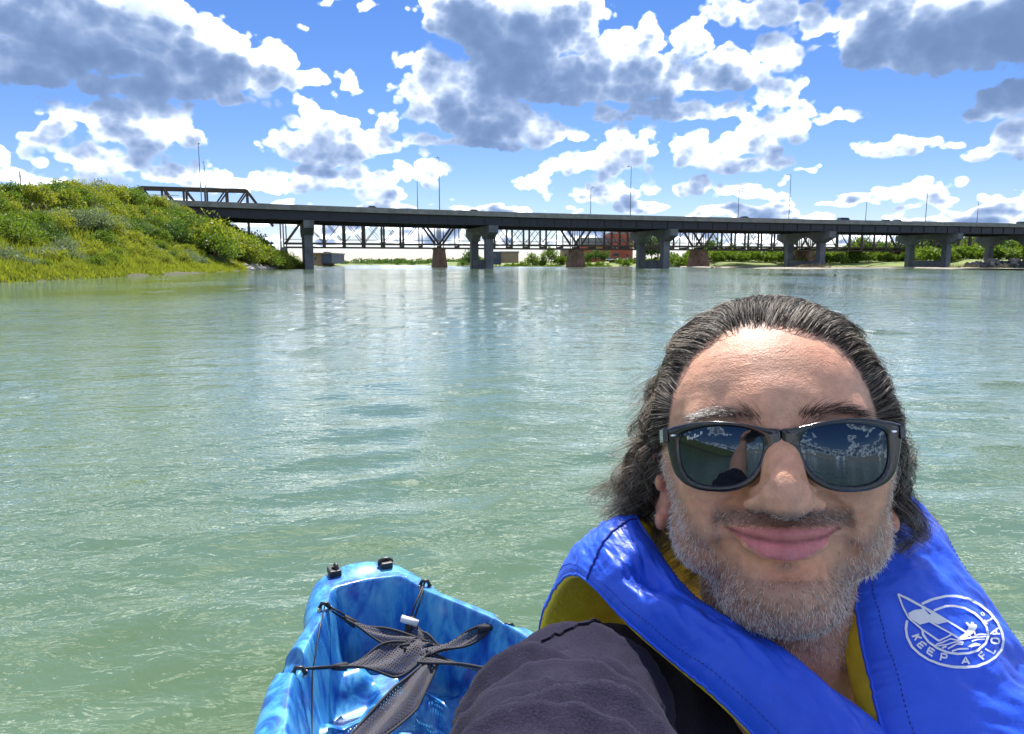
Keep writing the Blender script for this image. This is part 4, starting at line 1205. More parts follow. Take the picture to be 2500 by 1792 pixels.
        for ax in range(3):
            o1, o2 = [(1, 2), (2, 0), (0, 1)][ax]
            sh = [slice(None)] * 3; sh2 = [slice(None)] * 3; sh[ax] = slice(0, -1); sh2[ax] = slice(1, None)
            cr = sg[tuple(sh)] != sg[tuple(sh2)]; e = np.argwhere(cr)
            e = e[(e[:, o1] > 0) & (e[:, o2] > 0) & (e[:, o1] < s.n[o1] - 1) & (e[:, o2] < s.n[o2] - 1)]
            ins = sg[e[:, 0], e[:, 1], e[:, 2]]
            def g(da, db):
                f = e.copy(); f[:, o1] += da; f[:, o2] += db; return vid[f[:, 0], f[:, 1], f[:, 2]]
            a, b, c, dd = g(-1, -1), g(0, -1), g(0, 0), g(-1, 0)
            q = np.where(ins[:, None], np.stack([a, b, c, dd], -1), np.stack([dd, c, b, a], -1)); Q.append(q)
        Q = np.concatenate(Q); Q = Q[(Q >= 0).all(1)]
        for _ in range(smooth):
            S = np.zeros_like(V); C = np.zeros(len(V))
            for k in range(4):
                a, b = Q[:, k], Q[:, (k + 1) % 4]
                for c in range(3): S[:, c] += np.bincount(a, V[b, c], len(V)) + np.bincount(b, V[a, c], len(V))
                C += np.bincount(a, minlength=len(V)) + np.bincount(b, minlength=len(V))
            V = V * .5 + .5 * S / np.maximum(C, 1)[:, None]
        return V, Q

# ---- head frame: x to the picture's right, y up, z out of the face, millimetres
HQ = P(1909, 1092, .452)
_F = (Vector((0, 0, CAM_H)) - HQ).normalized()
_U = (Vector((0, 0, 1)) - _F * _F.z).normalized(); _R = _U.cross(_F)
def _rot(yaw, pit, roll):
    global HR, HU, HF
    m = Matrix((_R, _U, _F)).transposed() @ Matrix.Rotation(yaw, 3, 'Y') @ Matrix.Rotation(pit, 3, 'X') @ Matrix.Rotation(roll, 3, 'Z')
    HR, HU, HF = m.col[0].copy(), m.col[1].copy(), m.col[2].copy()
_rot(math.radians(5), math.radians(0), math.radians(5.8))
HO = HQ - HF * .105
HM = np.array([tuple(HR), tuple(HU), tuple(HF)])
def hw(p):
    """local mm -> world m"""
    return np.asarray(p, float) @ HM * .001 + np.array(tuple(HO))
def to_local(v): return (np.asarray(v, float) - np.array(tuple(HO))) @ HM.T * 1000

def sculpt_head():
    f = Field((-104, -225, -116), (104, 124, 132), 1.7)
    E, Cp = f.ell, f.cap
    E((0, 31, -14), (75, 77, 97), 1, margin=200)                          # skull
    E((0, 20, 23), (70, 60, 70), 18)                                      # forehead
    E((0, -16, 22), (70, 66, 68), 18)                                     # middle face
    E((0, -58, 6), (71, 47, 66), 18)                                      # jaw and jowls
    for s in (-1, 1):
        E((s * 50, -60, 36), (21, 27, 28), 16)                            # jowl fullness
        E((s * 47, -28, 60), (22, 20, 22), 14)                            # smiling cheek
        E((s * 62, -12, 36), (14, 18, 24), 14)                            # cheek bone
        E((s * 66, 20, 28), (12, 20, 20), 14, sub=False)
        Cp((s * 12, 17, 84), (s * 46, 19, 70), 10, 9, 12)                 # brow ridge
        E((s * 33, -1, 97), (17, 11, 13), 9, sub=True)                    # eye socket
        E((s * 33, -2, 77), (15, 13, 13), 5)                              # closed lid bulge
    E((0, 24, 84), (22, 14, 10), 16)
    E((0, -92, 60), (30, 24, 29), 20)                                     # chin
    E((0, -96, 86), (13, 11, 8), 12)
    E((0, -106, 26), (42, 24, 50), 18)                                    # under the chin
    # nose
    f.chain([(0, 10, 90), (0, -8, 99), (0, -22, 106), (0, -29, 109)], [9, 10, 11.5, 12.5], 9)
    E((.5, -30, 109), (13.5, 10.5, 12), 10)
    E((.5, -34, 112.5), (10, 6.8, 8.0), 8)
    for s in (-1, 1):
        E((s * 15.0, -32, 100.5), (9.6, 8.6, 12), 4)
        E((s * 17.8, -33, 95), (7.0, 7.8, 10), 4)
        f.chain([(s * 10.5, -19, 112), (s * 16, -20.5, 109), (s * 22, -24, 103)], [2.2, 2.4, 2.0], 4, sub=True)
        f.chain([(s * 9.5, -24, 121), (s * 9.0, -33, 122)], [1.6, 1.4], 4, sub=True)                     # groove over the wing
        E((s * 8.5, -41.5, 105), (4.8, 3.2, 6.5), 2.5, sub=True)          # nostril
    # smile folds
    for s in (-1, 1):
        pts = []; 
        for (x, y) in ((20, -27), (26, -34), (34, -42), (41, -51), (44, -61), (43, -71)): pts.append((s * x, y, f.front(s * x, y) - .1))
        f.chain(pts, [3.0, 4.0, 5.0, 5.4, 4.8, 3.4], 5, sub=True)
        E((s * 30, -47, f.front(s * 30, -47) - 4), (13, 8, 7), 8)         # upper lip pad beside the mouth
        E((s * 50, -46, f.front(s * 50, -46) - 7), (13, 17, 10), 10)      # cheek pushed up by the smile
    # mouth
    E((0, -56.5, 82), (26, 13, 13.5), 10)
    zf = lambda x, y: f.front(x, y)
    MD_ = 2.6
    up = [(x_, y_ - MD_) for x_, y_ in [(-35, -49.5), (-24, -50.5), (-12, -51.2), (-4, -50.6), (0, -51.6), (4, -50.6), (12, -51.2), (23, -50.2), (33.5, -48.5)]]
    f.chain([(x, y, zf(x, y) - 1.2) for x, y in up], [1.2, 2.3, 3.2, 3.5, 3.2, 3.5, 3.2, 2.3, 1.2], 3)
    lw = [(x_, y_ - MD_) for x_, y_ in [(-29, -54), (-21, -58.6), (-11, -62), (0, -63), (11, -62), (21, -58), (28, -53)]]
    f.chain([(x, y, zf(x, y) - 2.2) for x, y in lw], [1.6, 4.0, 5.8, 6.3, 5.8, 4.0, 1.6], 3.5)
    cr = [(x_, y_ - MD_) for x_, y_ in [(-38, -48.5), (-30, -51), (-20, -53.8), (-8, -56.2), (4, -56.4), (15, -54.4), (26, -51), (36.5, -47)]]
    f.chain([(x, y, zf(x, y) + .4) for x, y in cr], [1.7, 1.5, 1.4, 1.5, 1.5, 1.5, 1.7, 1.9], 2.2, sub=True)
    E((-39, -50.6, zf(-39, -50.6) + 1), (4.5, 4, 5), 5, sub=True); E((38, -49, zf(38, -49) + 1), (4.5, 4, 5), 5, sub=True)
    E((0, -78, zf(0, -78) + 2.5), (17, 4.5, 5), 8, sub=True)              # dip under the lower lip
    E((0, -45, zf(0, -45) + 2.5), (3.2, 4, 3.4), 4, sub=True)             # philtrum
    # forehead lines
    for y in ():
        pts = [(x, y + 2.5 * math.cos(x / 22.), f.front(x, y) + 2.0) for x in (-34, -18, 0, 18, 34)]
        f.chain(pts, [1.2, 1.5, 1.6, 1.5, 1.2], 5, sub=True)
    # ears
    for s in (-1, 1):
        a = math.radians(20) * s; c_, s_ = math.cos(a), math.sin(a)
        rot = [(c_, 0, s_), (0, 1, 0), (-s_, 0, c_)]
        E((s * 80, -28, -14), (6.5, 31, 18), 5, rot=rot)
        f.chain([(s * 84, -8, 2), (s * 89, 2, -12), (s * 90, -10, -28), (s * 88, -32, -30), (s * 84, -50, -18)], [3.2, 3.6, 3.6, 3.4, 3.5], 3)
        E((s * 83, -57, -9), (5, 8, 8), 4)                                # lobe
        E((s * 88, -26, -12), (6, 17, 10), 4, sub=True)
        E((s * 82, -27, 2), (4, 7, 5), 3)
    # neck
    E((2, -118, -24), (55, 55, 54), 14)
    f.chain([(4, -110, -28), (4, -160, -42), (4, -225, -62)], [52, 53, 60], 16)
    for s in (-1, 1): f.chain([(s * 46, -70, -28), (s * 28, -150, 4), (s * 12, -205, -4)], [10, 10, 9], 14)
    E((0, -158, 16), (12, 12, 9), 12)                                     # larynx
    for s in (-1, 1): f.chain([(s * 8, -207, -2), (s * 48, -208, -22), (s * 66, -206, -40)], [9, 8, 8], 14)
    E((6, -238, -58), (80, 34, 50), 22)                                  # top of the chest
    return f
HEAD = sculpt_head()

def head_material():
    m, nt, b = mat_new('skin'); N = NB(nt)
    col = N.attr('tone')[0]
    co = N.attr('rest')[1]
    mott = N.noise(co, 150, 4, .65); blot = N.noise(co, 22, 3, .5)
    c = N.mix(1.0, col, N.ramp(mott, [(.3, (.84, .80, .79)), (.7, (1.14, 1.12, 1.10))]), 'MULTIPLY')
    c = N.mix(1.0, c, N.ramp(blot, [(.32, (.90, .94, .97)), (.68, (1.12, .97, .93))]), 'MULTIPLY')
    N.put(b.inputs['Base Color'], c)
    b.inputs['Subsurface Weight'].default_value = .16; b.inputs['Subsurface Radius'].default_value = (.010, .004, .002); b.inputs['Subsurface Scale'].default_value = .35
    b.inputs['Roughness'].default_value = .36; b.inputs['Specular IOR Level'].default_value = .38
    pore = N.voro(co, 1000, 'F1', 0); pn = N.noise(co, 600, 3, .6)
    N.put(b.inputs['Roughness'], N.math('MULTIPLY_ADD', pn, .22, .40))
    lips = N.attr('lip')[2]
    wr = N.noise(N.vec('MULTIPLY', co, (900.0, 120.0, 120.0)), 1.0, 2, .5)
    h = N.math('ADD', N.math('MULTIPLY_ADD', pore, .5, N.math('MULTIPLY', pn, .9)), N.math('MULTIPLY', N.math('MULTIPLY', wr, 1.6), lips))
    line = N.noise(N.vec('MULTIPLY', co, (14.0, 120.0, 40.0)), 1.0, 3, .5, .3)
    ly = N.sep(co)[1]
    lines = N.math('MULTIPLY', N.math('MULTIPLY', line, 2.2), N.math('MULTIPLY', N.mapr(ly, .026, .036), N.mapr(ly, .060, .072, 1.0, 0.0)))
    h = N.math('ADD', h, N.math('ADD', lines, N.math('MULTIPLY', N.noise(co, 170, 3, .6), 1.3)))
    N.put(b.inputs['Normal'], N.bump(h, .42, .0008))
    return m
def poly_in(pts, x, y):
    """point in polygon, arrays"""
    r = np.zeros(x.shape, bool); n = len(pts)
    for i in range(n):
        x0, y0 = pts[i]; x1, y1 = pts[(i + 1) % n]
        c = ((y0 > y) != (y1 > y)) & (x < (x1 - x0) * (y - y0) / (y1 - y0 + 1e-12) + x0); r ^= c
    return r
LIPS = [(-36, -51.4), (-24, -51), (-12, -50.6), (-5, -50.0), (0, -50.9), (5, -50.0), (12, -50.6), (23, -50.4), (35, -50), (28, -56.4), (20, -63.6), (10, -69.6), (0, -71.2), (-10, -69.6), (-20, -64), (-29, -56.8)]
HLX = [-90, -72, -67, -60, -46, -30, -14, 4, 24, 42, 53, 60, 66, 90]; HLY = [-30, 6, 34, 54, 69, 77, 80.5, 80, 75, 66, 52, 34, 4, -30]
def hairline(p):
    """>0 inside the hair-covered scalp (mm)"""
    x, y, z = p[:, 0], p[:, 1], p[:, 2]
    top = y - np.interp(x, HLX, HLY)
    zl = np.interp(y, [-75, -40, 0, 20, 60], [-42, -36, -8, 24, 30])
    side = (zl - z)
    r = np.where(z > 25, top, np.maximum(np.minimum(top, side + 20), np.where(y > -72, side, -20)))
    return r
def beard_mask(p):
    x, y, z = p[:, 0], p[:, 1], p[:, 2]; a = np.abs(x)
    line = np.interp(a, [0, 30, 40, 48, 56, 63, 69, 74, 90], [-70, -70, -64, -54, -43, -28, -6, 6, 6])
    w = np.clip((line - y) / 12, 0, 1)
    mus = np.clip(1 - np.abs(y + 45 + .05 * np.clip(a - 14, 0, 60)) / 9, 0, 1) * (a < 44) * (y < -36)
    gob = np.clip(1 - np.abs(a - 42) / 7, 0, 1) * (y < -46) * (y > -80) * .7
    w = np.maximum(w, np.maximum(np.clip(mus * 1.6, 0, 1), gob))
    soul = np.clip(1 - ((x / 11) ** 2 + ((y + 75) / 7) ** 2), 0, 1) * .8
    w = np.where((a < 26) & (y > -84), np.maximum(np.where(y > -60, w, np.clip((-76 - y) / 10, 0, 1) * .5), soul), w)
    lip = poly_in([(px * 1.07, (py + 57) * 1.10 - 57) for px, py in LIPS], x, y) & (z > 50)
    w = np.where(lip, 0, w)
    w = w * np.clip((z - np.interp(y, [-150, -100, -60, 10], [-10, -20, 0, 16])) / 8, 0, 1) * np.clip((y + 158) / 18, 0, 1)
    return w
def make_person_root():
    r = empty('person', P(1900, 1792, .60)); r.location.z = .16
    tag(r, 'smiling person in dark sunglasses with grey stubble beard taking a selfie', 'person')
    return r
PERSON = make_person_root()
PM = np.array(tuple(PERSON.location))
def head_mesh():
    V, Q = HEAD.mesh(2)
    keep = ~((V[:, 1] < -221) | (np.abs(V[:, 0]) > 102) | (V[:, 2] < -114))
    x, y, z = V[:, 0], V[:, 1], V[:, 2]; a = np.abs(x)
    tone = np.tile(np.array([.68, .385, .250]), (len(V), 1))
    def blend(w, c): 
        nonlocal tone
        w = np.clip(w, 0, 1)[:, None]; tone = tone * (1 - w) + np.array(c) * w
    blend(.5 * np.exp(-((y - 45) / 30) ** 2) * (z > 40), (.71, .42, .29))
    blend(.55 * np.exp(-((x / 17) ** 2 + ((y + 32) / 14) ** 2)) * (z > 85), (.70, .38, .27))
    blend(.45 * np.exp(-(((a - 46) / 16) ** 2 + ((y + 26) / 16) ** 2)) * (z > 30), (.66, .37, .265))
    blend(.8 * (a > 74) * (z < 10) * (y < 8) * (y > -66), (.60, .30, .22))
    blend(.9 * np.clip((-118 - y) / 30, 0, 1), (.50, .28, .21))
    bm = beard_mask(V); blend(.68 * bm, (.34, .22, .175))
    mus = np.clip(1 - np.abs(y + 44) / 8, 0, 1) * (a < 42) * (z > 60); blend(.75 * mus, (.23, .165, .14))
    lip = (poly_in(LIPS, x, y) & (z > 55)).astype(float)
    lowlip = np.clip((-57 - y) / 3, 0, 1)
    blend(.88 * lip, (.56, .215, .23)); blend(.6 * lip * lowlip, (.66, .235, .285))
    blend(.75 * np.exp(-((y + 58.8 - .0055 * x * x) / 1.3) ** 2) * (a < 36) * (z > 60), (.16, .045, .05))
    hl = hairline(V); blend(.93 * np.clip((hl + 1) / 11, 0, 1) * np.clip(.4 + 1.2 * vnoise(V * .5, 9), 0, 1), (.035, .027, .024)); blend(.95 * np.clip((hl - 8) / 4, 0, 1), (.035, .027, .024))
    for s in (-1, 1): blend(.55 * np.exp(-(((x - s * 32) / 20) ** 2 + ((y - 20) / 3.5) ** 2)) * (z > 50), (.10, .065, .05))
    # merge-in of the body below follows in the body builder
    return V, Q, tone, lip
HV, HQD, HTONE, HLIP = head_mesh()
# ================================================================== HAIR
def strands_mesh(name, P_, rad, mat, parent, tipw=.25):
    """P_: (n, k, 3) world strand points -> three sided tubes"""
    n, k, _ = P_.shape
    T = np.gradient(P_, axis=1); T /= np.linalg.norm(T, axis=2)[..., None] + 1e-9
    ref = np.array([.31, .52, .79]); A = np.cross(T, ref); A /= np.linalg.norm(A, axis=2)[..., None] + 1e-9; B = np.cross(T, A)
    w = np.interp(np.linspace(0, 1, k), [0, .1, .6, 1], [.8, 1, .85, tipw])[None, :, None] * np.asarray(rad).reshape(-1, 1, 1)
    V = np.stack([P_ + (A * math.cos(q) + B * math.sin(q)) * w for q in (0, 2.0944, 4.18879)], 2)      # n,k,3,3
    idx = np.arange(n * k * 3).reshape(n, k, 3)
    Q = np.concatenate([np.stack([idx[:, :-1, j], idx[:, :-1, (j + 1) % 3], idx[:, 1:, (j + 1) % 3], idx[:, 1:, j]], -1).reshape(-1, 4) for j in range(3)])
    return mesh_np(name, V.reshape(-1, 3) - PM, Q, mat, parent, smooth=True)
def hair_mat(name, dark, light, frac, rough=.35, spec=.5, trans=.2):
    m, nt, b = mat_new(name); N = NB(nt); r = N.geo('Random Per Island')
    r = N.math('ADD', N.math('MULTIPLY', r, .72), N.math('MULTIPLY_ADD', N.noise(N.coord('Object'), 34, 3, .55), .9, -.31), clamp=True)
    c = N.ramp(r, [(0.0, dark), (max(0.01, 1 - frac - .1), tuple(d * 1.5 for d in dark)), (1 - frac, light), (1.0, tuple(min(1, l * 1.25) for l in light))])
    N.put(b.inputs['Base Color'], c); b.inputs['Roughness'].default_value = rough; b.inputs['Specular IOR Level'].default_value = spec
    tr = nt.nodes.new('ShaderNodeBsdfTranslucent'); N.put(tr.inputs['Color'], c)
    mx = nt.nodes.new('ShaderNodeMixShader'); mx.inputs[0].default_value = trans
    N.l.new(b.outputs[0], mx.inputs[1]); N.l.new(tr.outputs[0], mx.inputs[2]); N.l.new(mx.outputs[0], nt.nodes['Material Output'].inputs[0])
    return m
def sample_surface(V, Q, weight, n, rng):
    a, b, c, d = (V[Q[:, i]] for i in range(4))
    area = np.linalg.norm(np.cross(c - a, d - b), axis=1) * .5
    w = area * weight[Q].mean(1); w /= w.sum()
    f = rng.choice(len(Q), n, p=w); u, v = rng.uniform(size=(2, n))[..., None]
    return (a[f] * (1 - u) + b[f] * u) * (1 - v) + (d[f] * (1 - u) + c[f] * u) * v
def unit(v): return v / (np.linalg.norm(v, axis=-1)[..., None] + 1e-9)
def make_hair():
    rng = np.random.RandomState(2)
    wdown = to_local(np.array(tuple(HO)) + np.array([0, 0, -.001]))           # gravity in the head frame
    hl = np.clip((hairline(HV) + 3) / 9, 0, 1)
    front = np.clip((HV[:, 2] + 30) / 60, 0, 1) * .8 + .35
    hl = hl * ((HV[:, 1] > -60) | (np.abs(HV[:, 0]) < 70)) * front
    ear = (np.abs(HV[:, 0]) > 76) & (HV[:, 1] < 6)
    hl = np.where(ear, 0, hl)
    n = 21000; k = 22; step = 8.0
    root = sample_surface(HV, HQD, hl, n, rng)
    # clumps: strands share their wave with neighbours
    cid = rng.randint(0, 420, n)
    key = np.round(root / 11.0); cl = vnoise(key * .731, 3)
    pts = np.empty((n, k, 3)); p = root.copy(); nrm = HEAD.grad(p)
    lift = rng.uniform(1.0, 7.5, n) * np.interp(root[:, 1], [-60, 20, 80], [1.5, .85, 1.2])
    vel = None
    side = np.tanh((root[:, 0] + 14) / 22)                                     # parting a little to the picture's left
    ln = np.interp(root[:, 1], [-60, 0, 60, 110], [.50, .72, .92, .95]) * rng.uniform(.82, 1.06, n)
    for i in range(k):
        pts[:, i] = p
        x, y, z = p[:, 0], p[:, 1], p[:, 2]
        back = np.stack([side * np.interp(np.abs(x), [0, 40, 80], [.55, .45, .05]), np.interp(z, [-40, 40, 90], [-.2, .25, .95]), -np.ones(n)], -1)
        dwn = np.tile(wdown, (n, 1)) + np.stack([side * .10, 0 * x, -.25 + 0 * x], -1)
        wd = np.clip(np.interp(z, [-60, -20, 30], [1, .75, .12]) + np.interp(y, [-40, 40, 90], [.5, .12, 0]), 0, 1)[:, None]
        d = unit(unit(back) * (1 - wd) + unit(dwn) * wd)
        ph = i * .55 + cl * 40
        free = np.clip((i - 8) / 10, 0, 1)
        d = d + np.stack([np.sin(ph) * .10 + side * free * .30 * (cl > .45) * np.sin(i * .5 + cl * 9), np.cos(ph * 1.1) * .09, np.sin(ph * .9 + 2) * .10], -1) * (.5 + free[..., None] if np.ndim(free) else .5 + free)
        d = d + rng.normal(0, .05, (n, 3)) + (np.stack([vnoise(p * .045, 31), vnoise(p * .045, 32), vnoise(p * .045, 33)], -1) - .5) * .85
        vel = unit(d if vel is None else vel * .55 + unit(d) * .45)
        g = HEAD.grad(p); 
        p = p + vel * (step * ln)[:, None] * (.55 if i == 0 else 1)
        want = lift * min(1, (i + 1) / 2.5)
        dist = HEAD.sample(p); g = HEAD.grad(p)
        push = np.clip(want - dist, 0, 12)
        p = p + g * push[:, None]
        pull = np.clip(dist - want - 2.0, 0, 5) * np.clip(1 - i / 11, 0, 1) * .7                # lies close to the skull at first
        p = p - g * pull[:, None]
    # strands gather into locks
    nk = 600; kid = rng.choice(n, nk, replace=False); own = np.empty(n, int)
    for a0 in range(0, n, 2000):
        dd = ((root[a0:a0 + 2000, None] - root[None, kid]) ** 2).sum(-1) + ((pts[a0:a0 + 2000, None, 12] - pts[None, kid, 12]) ** 2).sum(-1) * .25
        own[a0:a0 + 2000] = dd.argmin(1)
    gp = pts[kid][own]; tq = np.linspace(0, 1, k)
    off = (gp - pts) * (np.interp(tq, [0, .25, .6, 1], [0, .03, .50, .90])[None, :, None] * rng.uniform(.45, 1.0, (n, 1, 1)))
    pts = pts + off
    lw = rng.uniform(0, 6.28, nk)[own][:, None]; la = rng.uniform(3.0, 11.0, nk)[own][:, None]; lf = rng.uniform(10, 20, nk)[own][:, None]
    env = np.interp(tq, [0, .3, .55, 1], [0, .22, 1.0, 1.5])[None, :]
    pts[:, :, 0] += la * env * np.sin(tq[None, :] * lf + lw); pts[:, :, 2] += la * env * np.cos(tq[None, :] * lf * .9 + lw * 1.7)
    cl = rng.uniform(0, 1, nk)[own]
    # flick: ends of the side locks curl outward
    tt = np.linspace(0, 1, k)[None, :]
    fl = np.clip((tt - .55) / .45, 0, 1) ** 1.6
    sd = np.sign(pts[:, -1, 0])[:, None]
    amt = np.where(root[:, :1] < 0, 1.25, .45) * (4 + 24 * (cl[:, None] - .3) + rng.normal(0, 5, (n, 1))) * (np.abs(root[:, :1]) > 25)
    pts[:, :, 0] += sd * fl * amt
    pts[:, :, 1] += fl * np.abs(amt) * .25
    M_ = hair_mat('hair_dark_grey', (.045, .030, .021), (.56, .49, .41), .38, .52, .35, .42)
    o = strands_mesh('hair', hw(pts.reshape(-1, 3)).reshape(n, k, 3), rng.uniform(.00010, .00021, n), M_, PERSON)
    o['label'] = 'dark brown grey streaked hair swept back to the neck'
    # fly-away strands on the crown and at the sides
    m_ = 150
    sel = rng.choice(n, m_); r0 = pts[sel, 3].copy(); g0 = HEAD.grad(r0)
    d0 = unit(g0 * rng.uniform(.5, 1.1, (m_, 1)) + rng.normal(0, .55, (m_, 3)) + np.array([0, .25, -.5])); kk = 12
    q = np.empty((m_, kk, 3)); p = r0; bend = rng.normal(0, .16, (m_, 3)); L = rng.uniform(2.0, 5.0, (m_, 1))
    for i in range(kk):
        q[:, i] = p; p = p + d0 * L; d0 = unit(d0 + bend + wdown * .06)
    fo = strands_mesh('flyaway_hair', hw(q.reshape(-1, 3)).reshape(m_, kk, 3), np.full(m_, .00008), M_, PERSON)
make_hair()
def make_beard():
    rng = np.random.RandomState(7)
    bm = beard_mask(HV)
    n = 11500
    root = sample_surface(HV, HQD, bm * (.35 + .65 * np.clip((np.abs(HV[:, 0]) - 10) / 45 + (-HV[:, 1] - 85) / 30, 0, 1) + 1.6 * ((HV[:, 1] > -52) & (np.abs(HV[:, 0]) < 42))), n, rng)
    nrm = HEAD.grad(root); x, y, z = root.T; a = np.abs(x)
    mus = (y > -52) & (a < 42)
    down = np.stack([np.where(mus, np.sign(x) * .9, np.sign(x) * .25 * np.clip(a / 50, 0, 1)), -np.ones(n), np.where(a > 55, -.25, .15) * np.ones(n)], -1)
    down = down - nrm * (down * nrm).sum(1)[:, None]; down = unit(down)
    lie = np.where(mus, .9, rng.uniform(.45, .95, n))
    d = unit(nrm * (1.05 - lie)[:, None] + down * lie[:, None] + rng.normal(0, .22, (n, 3)))
    L = rng.uniform(2.4, 5.6, n) * np.where(mus, .70, np.interp(a, [0, 40, 70], [.85, .95, 1.1])) 
    k = 4; q = np.empty((n, k, 3)); p = root - nrm * .3; curl = rng.normal(0, .12, (n, 3))
    for i in range(k):
        q[:, i] = p; p = p + d * (L / (k - 1))[:, None]; d = unit(d + curl + down * .10)
    W_ = hw(q.reshape(-1, 3)).reshape(n, k, 3)
    white = rng.uniform(size=n) < np.interp(a, [0, 15, 40, 60], [.55, .60, .72, .90]) * np.where(mus, .35, 1)  # real grey hair; extra white at the sides paints in rim light
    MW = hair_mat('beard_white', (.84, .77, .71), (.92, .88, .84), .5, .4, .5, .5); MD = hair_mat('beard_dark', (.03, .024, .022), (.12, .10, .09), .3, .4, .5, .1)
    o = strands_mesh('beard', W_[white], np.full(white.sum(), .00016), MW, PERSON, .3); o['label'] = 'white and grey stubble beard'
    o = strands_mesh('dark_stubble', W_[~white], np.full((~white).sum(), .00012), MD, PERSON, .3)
    # eyebrows
    n = 620; s = rng.choice([-1, 1], n); t = rng.uniform(0, 1, n) ** .9
    bx = s * (11 + 42 * t); by = 17.5 + 7.0 * np.sin(t * 2.4) - 3 * t + rng.normal(0, 2.3, n) * (1.15 - .6 * t)
    zz = np.array([HEAD.front(a_, b_) for a_, b_ in zip(bx, by)]); r = np.stack([bx, by, zz], -1); g = HEAD.grad(r)
    d = unit(np.stack([s * (.35 + t), 1.0 - 1.2 * t, 0 * t], -1) + g * .35 + rng.normal(0, .18, (n, 3)))
    k = 5; q = np.empty((n, k, 3)); p = r - g * .3; L = rng.uniform(6, 10.5, n)
    for i in range(k):
        q[:, i] = p; p = p + d * (L / (k - 1))[:, None]; d = unit(d + np.stack([s * .12, -.12 + 0 * t, -.06 + 0 * t], -1))
    ME = hair_mat('eyebrow_hair', (.016, .012, .011), (.10, .09, .085), .18, .4, .5, .1)
    strands_mesh('eyebrow', hw(q[s < 0].reshape(-1, 3)).reshape(-1, k, 3), np.full((s < 0).sum(), .00011), ME, PERSON)
    strands_mesh('eyebrow', hw(q[s > 0].reshape(-1, 3)).reshape(-1, k, 3), np.full((s > 0).sum(), .00011), ME, PERSON)
make_beard()
# ================================================================== BODY (one mesh: head, neck, trunk, arms, hands)
def wl(v): return np.array(tuple(v)) * 1000.0                    # world metres -> millimetres
SHO_R = P(1405, 1800, .535); ARM2 = P(1378, 1935, .41); ARM3 = P(1362, 2085, .31); ELB = P(1370, 2400, .21)
WRI = Vector((-.062, -.012, .925))
def skin_body():
    parts = []
    # trunk, hips and thighs (under the clothes) and the picture-right arm, coarse grid, world millimetres
    f = Field((-260, -520, 60), (640, 860, 830), 9.0)
    neck = hw([(0, -205, -50)])[0] * 1000
    chest = neck + np.array([8, 45, -150]); hip = np.array([170., 640., 190.])
    f.ell(chest, (185, 115, 150), 1, margin=2000); f.ell((chest + hip) / 2, (160, 112, 180), 60); f.ell(hip, (175, 130, 110), 60)
    f.chain([neck + np.array([4, 6, 0]), neck + np.array([4, 30, -60])], [44, 54], 25)
    shl = neck + np.array([190, 60, -75]); f.ell(shl, 68, 50)
    f.ell(wl(SHO_R) + np.array([25, 30, -10]), 66, 50)
    elb_l = shl + np.array([110, -40, -270]); wri_l = np.array([330., 240., 330.])
    f.chain([shl, (shl + elb_l) / 2, elb_l, (elb_l + wri_l) / 2, wri_l], [56, 50, 41, 38, 27], 22)
    # other hand resting on the thigh
    hx = unit(wri_l - elb_l); f.ell(wri_l + hx * 45, (36, 44, 24), 14)
    for j in range(4): f.chain([wri_l + hx * 70 + np.array([-28 + j * 18, 0, 4]), wri_l + hx * (112 - abs(j - 1.4) * 7) + np.array([-32 + j * 20, 0, -8])], [11, 10], 5)
    f.cap(wri_l + hx * 20 + np.array([-34, 0, 5]), wri_l + hx * 62 + np.array([-56, 0, 0]), 12, 10, 8)
    # legs stretched along the kayak to the bow
    for s, b in ((-1, 0), (1, 0)):
        side = np.array([KN.x, KN.y, 0]) * 1000; ax = np.array([KA.x, KA.y, 0]) * 1000
        h0 = hip + side * .09 * s + np.array([0, 0, -15]); kn = h0 + ax * .40 + side * .05 * s + np.array([0, 0, 150]); an = kn + ax * .36 + np.array([0, 0, -165])
        f.chain([h0, kn, an, an + ax * .12 + np.array([0, 0, 40])], [92, 62, 42, 38], 20)
    V, Q = f.mesh(2); parts.append((V * .001, Q))
    # selfie arm: upper arm to fingers, fine grid
    a0 = wl(SHO_R); el = wl(ELB); wr = wl(WRI)
    lo = np.minimum(np.minimum(a0, el), wr) - 110; hi = np.maximum(np.maximum(a0, el), wr) + 120
    g = Field(lo, hi, 3.6)
    g.d[:] = 80
    g.chain([a0, wl(ARM2), wl(ARM3), el], [52, 46, 43, 40], 16)
    fd = unit(wr - el); g.chain([el, el * .62 + wr * .38, wr], [41, 41, 27], 16)
    # hand: palm upright at the phone's left edge, fingers behind it, thumb on its face
    g.ell(wr + np.array([0, -4, 40]), (17, 30, 42), 14)
    base = wr + np.array([4, -16, 40])
    for j, (dz, L) in enumerate(((34, 1.0), (15, 1.12), (-4, 1.05), (-22, .85))):
        b0 = base + np.array([0, -6, dz]); p1 = b0 + np.array([16 * L, -13, 4]); p2 = p1 + np.array([30 * L, -2, 3]); p3 = p2 + np.array([22 * L, 5, 0])
        g.chain([b0, p1, p2, p3], [11, 10, 9, 8], 4)
    t0 = wr + np.array([-6, 16, 22]); g.chain([t0, t0 + np.array([6, 10, 24]), t0 + np.array([24, 4, 44]), t0 + np.array([40, -1, 52])], [15, 12, 10.5, 9], 8)
    V, Q = g.mesh(2); parts.append((V * .001, Q))
    return parts
